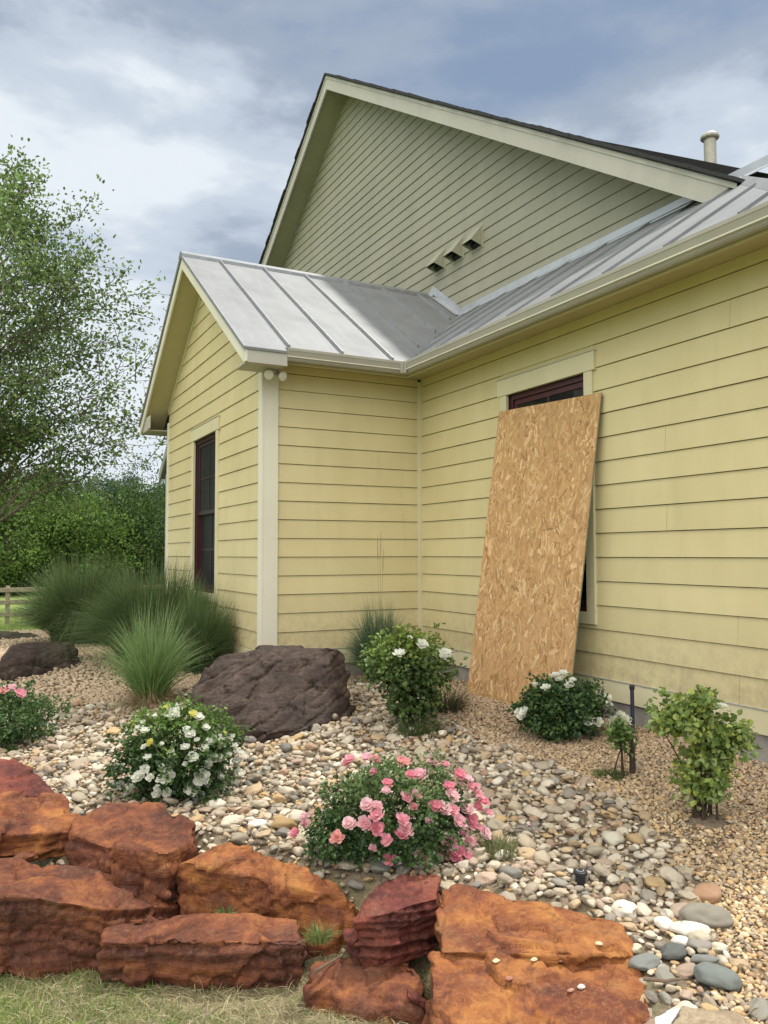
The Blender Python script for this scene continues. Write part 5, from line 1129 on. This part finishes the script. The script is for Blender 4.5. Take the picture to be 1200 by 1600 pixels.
bush('rose_bush', (1.73, 3.25, 0.03), (0.345, 0.27, 0.21), 2500, ROSEG, 'wide rose bush covered in pink blooms in the middle of the cobbles', 42, 0.020, pf, tippal=[(0.13, 0.20, 0.07), (0.17, 0.24, 0.09)], lobes=[((0, 0, 0), (1, 1, 1), 1), ((-0.72, 0.1, -0.35), (0.42, 0.5, 0.5), 0.22), ((0.75, -0.05, -0.4), (0.35, 0.5, 0.45), 0.12)])
bush('rose_bush', (0.20, 6.3, 0.05), (0.38, 0.34, 0.21), 1300, [(0.085, 0.16, 0.05), (0.06, 0.12, 0.04), (0.12, 0.20, 0.07)], 'leafy rose bush with three pink blooms, cut by the left edge of the photo', 43, 0.028, [(29, 1088, 15, 'p'), (12, 1080, 13, 'p'), (2, 1085, 14, 'c'), (20, 1078, 9, 'p')])
SHG = [(0.075, 0.13, 0.035), (0.11, 0.18, 0.05), (0.05, 0.09, 0.03), (0.16, 0.22, 0.06)]
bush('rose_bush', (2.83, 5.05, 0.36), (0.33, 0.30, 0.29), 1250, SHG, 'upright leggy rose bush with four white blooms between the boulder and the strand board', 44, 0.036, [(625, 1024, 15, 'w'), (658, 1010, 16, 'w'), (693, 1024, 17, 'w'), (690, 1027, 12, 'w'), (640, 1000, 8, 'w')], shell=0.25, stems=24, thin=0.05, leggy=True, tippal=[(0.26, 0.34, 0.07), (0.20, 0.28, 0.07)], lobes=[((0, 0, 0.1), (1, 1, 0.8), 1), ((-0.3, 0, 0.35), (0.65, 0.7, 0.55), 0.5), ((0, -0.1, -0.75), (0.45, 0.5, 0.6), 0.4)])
bush('rose_bush', (3.58, 4.30, 0.15), (0.31, 0.24, 0.18), 1300, ROSEG, 'dark leaved rose bush with white bloom clusters at the foot of the strand board', 45, 0.030, [(868, 1060, 13, 'w'), (880, 1058, 13, 'w'), (874, 1066, 12, 'w'), (893, 1069, 13, 'w'), (889, 1075, 12, 'w'), (838, 1075, 12, 'w'), (854, 1079, 12, 'w'), (814, 1113, 12, 'w'), (823, 1112, 12, 'w'), (819, 1119, 12, 'w'), (934, 1090, 13, 'w'), (944, 1094, 14, 'w'), (938, 1101, 13, 'w'), (947, 1101, 10, 'w'), (916, 1126, 12, 'w'), (931, 1127, 13, 'w'), (955, 1124, 13, 'w'), (965, 1118, 13, 'w'), (975, 1124, 13, 'w'), (950, 1134, 13, 'w'), (964, 1132, 14, 'w'), (967, 1141, 12, 'w'), (974, 1130, 11, 'w')])
bush('rose_bush', (3.17, 2.78, 0.29), (0.235, 0.20, 0.195), 640, [(0.24, 0.32, 0.08), (0.36, 0.41, 0.10), (0.15, 0.23, 0.06), (0.30, 0.38, 0.14)], 'yellow green leggy rose bush on a bare soil mound at the right edge', 46, 0.034, [(1125, 1110, 12, 'w'), (1129, 1109, 9, 'w')], shell=0.2, stems=13, leggy=True, wide=0.8, lobes=[((-0.45, 0, 0.55), (0.62, 0.65, 0.42), 0.8), ((-0.15, 0, 1.0), (0.32, 0.35, 0.30), 0.2), ((0.50, -0.1, 0.0), (0.68, 0.6, 0.5), 1.1), ((0.05, 0, -0.72), (0.48, 0.5, 0.66), 1.1)])
bush('young_shrub', (3.33, 3.50, 0.16), (0.06, 0.06, 0.10), 90, [(0.16, 0.24, 0.06), (0.10, 0.17, 0.045)], 'stubby bare stemmed shrub with a tuft of leaves, in front of the dark riser pipe', 47, 0.028, stems=4, name_cat='shrub', leggy=True, shell=0.1)
p0 = ground_hit(988, 1212); mb = MB(); b = np.array([0, 0, -0.03])
mb.tube([b, (0.003, 0, 0.08), (0.0, 0, 0.17), (-0.004, 0, 0.22)], [0.020, 0.017, 0.015, 0.012], 10); mb.tube([(0, 0, 0.13), (0.03, 0, 0.18), (0.06, 0.01, 0.23)], [0.010, 0.006, 0.002], 7); mb.tube([(0, 0, 0.10), (-0.04, 0, 0.14), (-0.05, 0, 0.17)], [0.009, 0.005, 0.003], 7); mb.tube([(0.02, 0, 0.16), (0.06, 0.02, 0.175), (0.09, 0.03, 0.21)], [0.006, 0.004, 0.001], 6)
st = mb.build('trunk', M['bark_dark']); shb = [o for o in COL.objects if o.name.startswith('young_shrub') and o.type == 'EMPTY'][0]
st.parent = shb; st.location = tuple(Vector(p0)-shb.location)
def weed(px, py, n, R0, H, pal, label, seed, fine=0.004):
    rg = np.random.default_rng(seed); p = ground_hit(px, py); a = rg.uniform(0, 2*np.pi, n); b_ = np.stack([R0*rg.random(n)*np.cos(a), R0*rg.random(n)*np.sin(a), np.zeros(n)], 1); dh = np.stack([np.cos(a), np.sin(a)], 1)
    me = blades('weed', b_, dh, H*rg.uniform(0.4, 1.1, n), H*rg.uniform(0.1, 0.9, n), fine*rg.uniform(0.6, 1.4, n), pick(rg, pal, n, 0.25), M['blade'], 4, 0.8, None, None, rg)
    o = link('weed', me); o.location = tuple(p); tag(o, label, 'weed'); return o
weed(700, 1112, 500, 0.13, 0.22, [(0.09, 0.10, 0.05), (0.16, 0.13, 0.08), (0.07, 0.09, 0.04)], 'wispy grey green weed at the lower left corner of the strand board', 51)
weed(655, 1150, 420, 0.16, 0.13, [(0.10, 0.14, 0.05), (0.06, 0.10, 0.03)], 'low green weed under the leggy rose bush', 52)
weed(950, 1215, 350, 0.09, 0.06, [(0.13, 0.18, 0.05), (0.09, 0.13, 0.04)], 'patch of low green weed left of the stubby shrub', 53)
weed(775, 1340, 300, 0.09, 0.13, [(0.14, 0.18, 0.07), (0.22, 0.22, 0.11)], 'thin pale weed at the right foot of the pink rose bush', 54)
weed(352, 1436, 60, 0.02, 0.06, [(0.16, 0.23, 0.07), (0.10, 0.16, 0.05)], 'small green seedling in the dark gap above the long low block', 55, 0.010)
weed(500, 1470, 160, 0.05, 0.07, [(0.12, 0.20, 0.05), (0.2, 0.2, 0.08)], 'tiny grass tuft at the right end of the long orange boulder', 56)

# ------------------------------------------------------------------ leaf litter and fallen petals
def litter(name, n, x0, x1, y0, y1, L, wr, pal, label, seed, mat, cen=None, sig=0.3, up=0.03):
    rg = np.random.default_rng(seed)
    if cen: X_ = rg.normal(cen[0], sig, n); Y_ = rg.normal(cen[1], sig, n)
    else: X_ = rg.uniform(x0, x1, n); Y_ = rg.uniform(y0, y1, n)
    m = (edge_dist(X_, Y_) > 0.05) & ~((X_ > DX-0.05) | ((X_ > GX-0.05) & (Y_ > SY-0.05))); X_, Y_ = X_[m], Y_[m]; k = len(X_)
    P = np.stack([X_, Y_, hgt(X_, Y_)+up*rg.uniform(0.5, 1.3, k)], 1); D = rg.normal(size=(k, 3))*np.array([1, 1, 0.2]); N_ = rg.normal(0, 0.25, (k, 3))+np.array([0, 0, 1])
    tag(link(name, leaf_mesh(name, P, D, N_, L*rg.uniform(0.5, 1.4, k), wr, pick(rg, pal, k, 0.25), mat)), label, 'litter', kind='stuff')
litter('leaf_litter', 2600, -1.5, 4.15, 1.5, 9.5, 0.030, 0.40, [(0.20, 0.13, 0.07), (0.30, 0.21, 0.11), (0.12, 0.08, 0.05), (0.38, 0.29, 0.16)], 'dead leaves and bits of mulch scattered over the gravel', 57, M['leaf'], up=0.032)
litter('straw_litter', 2200, -1.5, 4.15, 1.5, 9.5, 0.070, 0.045, [(0.30, 0.23, 0.14), (0.42, 0.34, 0.21), (0.16, 0.11, 0.07)], 'dry stems and twigs scattered over the gravel', 58, M['leaf'], up=0.034)
litter('fallen_petals', 90, 0, 1, 0, 1, 0.016, 0.8, [(0.86, 0.55, 0.62), (0.90, 0.72, 0.76)], 'fallen pink petals around the foot of the pink rose bush', 59, M['petal'], cen=(1.72, 3.2), sig=0.32, up=0.045)
litter('fallen_petals', 60, 0, 1, 0, 1, 0.016, 0.8, [(0.88, 0.88, 0.82), (0.80, 0.76, 0.62)], 'fallen white petals around the foot of the white rose bush', 60, M['petal'], cen=(1.08, 4.55), sig=0.28, up=0.045)

# ------------------------------------------------------------------ lawn blades
rg = np.random.default_rng(61)
def lawn(name, n, x0, x1, y0, y1, H, w, pal, cond, label, seed, segs=3, lean=0.7):
    rg = np.random.default_rng(seed); X_ = rg.uniform(x0, x1, n); Y_ = rg.uniform(y0, y1, n); px, py, dd = proj(np.stack([X_, Y_, np.full(n, -0.4)], 1)); s = edge_dist(X_, Y_)
    m = cond(X_, Y_, s, rg) & (px > -160) & (px < 1350) & (py < 1790) & (dd > 0.5); X_, Y_ = X_[m], Y_[m]; k = len(X_); a = rg.uniform(0, 2*np.pi, k)
    b_ = np.stack([X_, Y_, hgt(X_, Y_)-0.004], 1); cl_ = perlin(np.stack([X_*7, Y_*7, X_*0+2], 1))
    me = blades(name, b_, np.stack([np.cos(a), np.sin(a)], 1), H*rg.uniform(0.4, 1.2, k)*(1+0.5*cl_), H*lean*rg.uniform(0.1, 1.3, k), w*rg.uniform(0.6, 1.4, k), pick(rg, pal, k, 0.25), M['blade'], segs, 0.9, None, None, rg)
    return tag(link(name, me), label, 'grass', kind='stuff')
LG = [(0.14, 0.25, 0.05), (0.19, 0.31, 0.06), (0.11, 0.20, 0.045), (0.24, 0.31, 0.09), (0.34, 0.32, 0.15)]
lawn('lawn_grass', 130000, -1.6, 1.9, 1.3, 5.2, 0.040, 0.0030, LG, lambda x, y, s, r: (s < -0.72+0.22*perlin(np.stack([x*3, y*3, x*0], 1))), 'short green lawn grass in the bottom left foreground', 62)
lawn('dry_grass', 120000, -1.6, 1.9, 1.3, 5.6, 0.045, 0.0022, [(0.50, 0.43, 0.26), (0.42, 0.35, 0.20), (0.58, 0.51, 0.34), (0.26, 0.28, 0.11)], lambda x, y, s, r: (s < -0.15) & (s > -1.15), 'straw coloured dry grass along the foot of the boulders', 63, lean=2.0)
lawn('grass_tufts', 900, -0.8, 1.6, 1.6, 3.9, 0.11, 0.0022, [(0.24, 0.32, 0.10), (0.42, 0.40, 0.20)], lambda x, y, s, r: (s < -0.6) & (s > -1.05), 'thin seeding grass stems in front of the long low block', 64, segs=5, lean=0.5)
def dist_lawn():
    rg = np.random.default_rng(65); n = 60000; Y_ = rg.uniform(13.5, 34, n); X_ = rg.uniform(-3, 8, n); px, py, dd = proj(np.stack([X_, Y_, np.full(n, -0.5)], 1)); m = (px > -200) & (px < 300) & (Y_ > 14.2-0.1*X_)
    X_, Y_ = X_[m], Y_[m]; k = len(X_); a = rg.uniform(0, 6.28, k); b_ = np.stack([X_, Y_, hgt(X_, Y_)-0.01], 1)
    me = blades('far_lawn', b_, np.stack([np.cos(a), np.sin(a)], 1), 0.09*rg.uniform(0.4, 1.2, k), 0.05*rg.uniform(0.2, 1.2, k), 0.014*rg.uniform(0.6, 1.4, k), pick(rg, [(0.22, 0.33, 0.07), (0.28, 0.38, 0.09), (0.34, 0.38, 0.13)], k, 0.2), M['blade'], 2, 0.8, None, None, rg)
    tag(link('far_lawn', me), 'bright lawn stretching to the rail fence', 'grass', kind='stuff')
dist_lawn()

# ------------------------------------------------------------------ trees
def tree(name, base, H, crown_c, crown_r, trunk_r, nbr, nleaf, leafL, pal, label, seed, barkm, fork=0.35, twigs=6, lean=(0, 0), droop=0.0, group=None, clump=0.45, branchy=True):
    rg = np.random.default_rng(seed); base = np.array(base, float); root = empty(name, tuple(base), label, 'tree', group)
    cc = np.array(crown_c, float)-base; cr = np.array(crown_r, float); top = np.array([cc[0]+lean[0], cc[1]+lean[1], H])
    mb = MB(); tp = [np.array([0, 0, -0.3])]+[np.array([top[0]*t**1.5, top[1]*t**1.5, H*t])+np.append(rg.normal(0, 0.05*H/8, 2), 0)*(t < 1) for t in (0.12, 0.25, 0.4, 0.55, 0.7, 0.85, 1.0)]
    tr = [trunk_r*(1.25 if i == 0 else (1-0.92*t)) for i, t in enumerate((0, 0.12, 0.25, 0.4, 0.55, 0.7, 0.85, 1.0))]; mb.tube(tp, tr, 12)
    LP = []; LD = []
    def on_trunk(t):
        t = max(0.01, min(0.999, t)); ts = [0, 0.12, 0.25, 0.4, 0.55, 0.7, 0.85, 1.0]
        for i in range(7):
            if ts[i] <= t <= ts[i+1]: f = (t-ts[i])/(ts[i+1]-ts[i]); return tp[i]*(1-f)+tp[i+1]*f
    for k in range(nbr):
        d = rg.normal(size=3); d /= np.linalg.norm(d); rr_ = 0.72+0.3*rg.random(); e = cc+d*cr*rr_*(1+0.18*math.sin(d[0]*7+seed)+0.12*math.sin(d[1]*9+d[2]*5)); 
        if e[2] < fork*1.3*H: e[2] = fork*1.3*H+rg.random()*0.2*H
        hz = np.hypot(e[0]-cc[0]*0.5, e[1]-cc[1]*0.5); t0 = max(fork*0.8, min(0.9, (e[2]-hz*rg.uniform(0.55, 1.1))/H)); s = on_trunk(t0)
        mid = s*0.5+e*0.5+np.array([0, 0, 0.12*np.linalg.norm(e-s)]); ts = np.linspace(0, 1, 7); pts = [(1-t)**2*s+2*t*(1-t)*mid+t*t*e-np.array([0, 0, droop*t**3*np.linalg.norm(e-s)]) for t in ts]
        pts = [p+(rg.normal(0, 0.03*np.linalg.norm(e-s), 3) if 0 < i < 6 else 0) for i, p in enumerate(pts)]
        r0 = trunk_r*0.24*(1-0.7*t0)*rg.uniform(0.6, 1.2); mb.tube(pts, [max(0.004, r0*(1-0.9*t)) for t in ts], 6 if branchy else 4)
        for q in range(twigs):
            t = rg.uniform(0.28, 1.0); i = min(5, int(t*6)); sp = pts[i]*(1-(t*6-i))+pts[i+1]*(t*6-i); dv = (pts[i+1]-pts[i]); dv /= np.linalg.norm(dv)+1e-9
            L = np.linalg.norm(e-s)*rg.uniform(0.14, 0.34); dd_ = dv*0.6+rg.normal(0, 0.6, 3)+np.array([0, 0, 0.25-droop]); dd_ /= np.linalg.norm(dd_); ep = sp+dd_*L-np.array([0, 0, droop*L*0.6]); mp = (sp+ep)/2+rg.normal(0, 0.05*L, 3)+np.array([0, 0, 0.06*L])
            if branchy: mb.tube([sp, mp, ep], [0.006+r0*0.12, 0.005, 0.0025], 4)
            m = max(1, int(nleaf/(nbr*twigs))); tt = rg.random(m)[:, None]; pp = sp*(1-tt)**2+2*mp*tt*(1-tt)+ep*tt**2; LP.append(pp+rg.normal(0, leafL*(0.9+clump), (m, 3))); LD.append(np.tile(dd_, (m, 1))+rg.normal(0, 0.7, (m, 3)))
    mb.build('trunk', M[barkm], root, smooth=True)
    P = np.concatenate(LP); D = np.concatenate(LD); n = len(P); N_ = rg.normal(0, 0.6, (n, 3))+np.array([0, 0, 0.7]); tone = 1+(0.25 if branchy else 0.55)*perlin(P*(1.6/max(1, cr[0]*0.35))+seed)
    link('crown', leaf_mesh(name, P, D, N_, leafL*rg.uniform(0.6, 1.3, n), 0.62, pick(rg, pal, n, 0.25)*tone[:, None], M['farleaf']), root)
    return root
TP = [(0.14, 0.22, 0.07), (0.20, 0.29, 0.10), (0.10, 0.17, 0.05), (0.27, 0.36, 0.14)]
tx, ty = 0.32, 14.0
tree('birch_tree', (tx, ty, float(hgt(np.array([tx]), np.array([ty]))[0])), 7.4, (tx-0.1, ty, 4.55), (2.3, 2.1, 2.85), 0.11, 125, 34000, 0.064, TP, 'tall airy birch like tree at the left edge with sky showing through its leaves', 71, 'bark', fork=0.28, twigs=9, droop=0.10, clump=0.9)
BP = [[(0.05, 0.10, 0.03), (0.075, 0.135, 0.04), (0.11, 0.18, 0.05)], [(0.12, 0.20, 0.045), (0.17, 0.26, 0.055), (0.085, 0.15, 0.035)], [(0.04, 0.08, 0.034), (0.06, 0.105, 0.045), (0.085, 0.14, 0.055)]]
far = [  # px, distance, height, half width, palette, label
 (-70, 56, 7.6, 4.2, 0, 'dark wood edge tree mostly cut off by the left edge, behind the birch'),
 (10, 50, 5.9, 3.4, 1, 'bright green woodland tree right behind the trunk of the birch'),
 (70, 54, 6.6, 3.3, 0, 'rounded dark green woodland tree just right of the birch trunk'),
 (122, 50, 5.4, 3.0, 1, 'yellow green woodland tree above the left grass mound'),
 (168, 56, 6.0, 3.0, 2, 'blue green woodland tree, third to the left of the house wall'),
 (212, 52, 6.3, 2.9, 0, 'dense woodland tree, second to the left of the house wall'),
 (248, 60, 8.0, 3.4, 2, 'darkest woodland tree touching the left edge of the house'),
 (-20, 66, 8.4, 4.6, 2, 'tall dark tree in the second row at the left edge of the wood'),
 (60, 68, 8.3, 4.6, 2, 'dark tree in the second row behind the rounded one'),
 (140, 68, 7.6, 4.6, 0, 'dark tree in the second row behind the yellow green one'),
 (215, 70, 8.4, 4.6, 2, 'dark tree in the second row nearest the house'),
]
for k, (px, dist, H, hw, pi_, lab) in enumerate(far):
    p = at_y(px, 900, dist*0.93); gz = float(hgt(p[0:1], p[1:2])[0]); b = (p[0], p[1], gz)
    tree('woodland_tree', b, H*0.93, (p[0], p[1], gz+H*0.50), (hw, hw, H*0.50), 0.16, 80, 17000, 0.155, BP[pi_], lab, 80+k, 'bark', fork=0.08, twigs=7, group='trees at the edge of the wood', clump=1.3, branchy=False)
def thicket():
    rg = np.random.default_rng(91); n = 60000; t = rg.random(n); px = -260+560*t; D0_ = rg.uniform(46, 76, n); P = np.stack([at_y(a, 900, d) for a, d in zip(px, D0_)]); P[:, 2] = hgt(P[:, 0], P[:, 1])+rg.random(n)**1.5*(1.7+1.1*perlin(np.stack([P[:, 0]*0.3, P[:, 1]*0.3, P[:, 0]*0], 1)))
    me = leaf_mesh('undergrowth', P, rg.normal(size=(n, 3)), rg.normal(0, 0.6, (n, 3))+np.array([0, 0, 0.6]), 0.19*rg.uniform(0.6, 1.3, n), 0.7, pick(rg, [(0.030, 0.058, 0.020), (0.045, 0.08, 0.026), (0.022, 0.044, 0.018)], n, 0.25), M['farleaf'])
    tag(link('undergrowth', me), 'dark undergrowth filling the foot of the wood', 'undergrowth', kind='stuff')
thicket()

# ------------------------------------------------------------------ rail fence
M['wood'] = m_simple('weathered_fence_wood', (0.25, 0.21, 0.16), 0.9, 0, 0.35, 12, 0.6, 0.2)
fr = empty('rail_fence', (0.0, 26.0, -0.9), 'weathered three rail wooden fence across the far lawn at the left', 'fence')
def fy(x): return 26.0-0.05*x
for z in (-0.42, -0.02, 0.16):
    pass
zg = float(hgt(np.array([1.0]), np.array([26.0]))[0])
for zr in (0.35, 0.70, 1.06):
    mb = MB(); mb.box(-9, 6.2, -0.02, 0.02, zr-0.065, zr+0.065); o = mb.build('rail', M['wood'], fr, 0.01); o.location = (0, 0, zg+0.9)
for x in np.arange(-8.6, 6.3, 2.42):
    mb = MB(); mb.box(x-0.06, x+0.06, 0.021, 0.14, -0.2, 1.18); o = mb.build('post', M['wood'], fr, 0.01); o.location = (0, 0, zg+0.9)

# ------------------------------------------------------------------ small yard things
p = at_x(988, 1100, 4.02); zg = float(hgt(p[0:1], p[1:2])[0]); ztop = at_x(988, 1070, 4.02)[2]
r = empty('riser_pipe', (4.02, p[1], zg), 'thin dark irrigation riser standing against the skirt board', 'pipe')
mb = MB(); mb.tube([(0, 0, -0.05), (0, 0, ztop-zg-0.03)], 0.0135, 12); mb.build('pipe', M['riser'], r)
mb = MB(); mb.tube([(0, 0, ztop-zg-0.035), (0, 0, ztop-zg-0.028), (0, 0, ztop-zg-0.006), (0, 0, ztop-zg)], [0.014, 0.018, 0.018, 0.011], 12); mb.build('nozzle', M['black'], r)
p = ground_hit(907, 1383); r = empty('sprinkler_head', tuple(p), 'black pop up sprinkler head standing among the river stones', 'sprinkler')
mb = MB(); mb.tube([(0, 0, -0.05), (0, 0, 0.040), (0, 0, 0.042)], [0.019, 0.021, 0.024], 20); mb.tube([(0, 0, 0.0425), (0, 0, 0.046), (0, 0, 0.056), (0, 0, 0.059)], [0.026, 0.029, 0.029, 0.025], 24); mb.build('body', M['black'], r)
mb = MB(); mb.tube([(0, 0, 0.0595), (0, 0, 0.0605)], [0.0155, 0.0155], 24); mb.build('ring', M['flash'], r)
mb = MB(); mb.tube([(0, 0, 0.061), (0, 0, 0.0635)], [0.0115, 0.0105], 20); mb.build('cap', M['black'], r)
p = at_z(330, 1362, -0.21)
mb = MB(); q0 = [at_z(a, b, c) for a, b, c in ((127, 1335, -0.205), (130, 1350, -0.215), (145, 1357, -0.215), (165, 1360, -0.215), (185, 1366, -0.23))]; q0 = [v-q0[0] for v in q0]
mb.tube(q0, 0.0022, 6); wv = at_z(127, 1335, -0.205); w = mb.build('wire', M['flash'], None, loc=tuple(wv)); tag(w, 'thin pale wire curling under the perched boulder', 'wire')
# dry sticks
M['stick'] = m_simple('dry_stick', (0.13, 0.09, 0.06), 0.9, 0, 0.3, 60)
for (pts, lab) in (([(490, 1520), (505, 1510), (535, 1492), (545, 1480)], 'dark crooked twig on the low flat slab'), ([(1005, 1529), (1040, 1533), (1075, 1528)], 'thin twig lying between the blue grey stones')):
    q0 = [at_z(a, b, -0.32 if a < 600 else -0.10) for a, b in pts]; c0 = q0[0]; mb = MB(); mb.tube([v-c0 for v in q0], [0.006, 0.005, 0.004, 0.003][:len(q0)], 6); tag(mb.build('twig', M['stick'], None, loc=tuple(c0)), lab, 'twig')
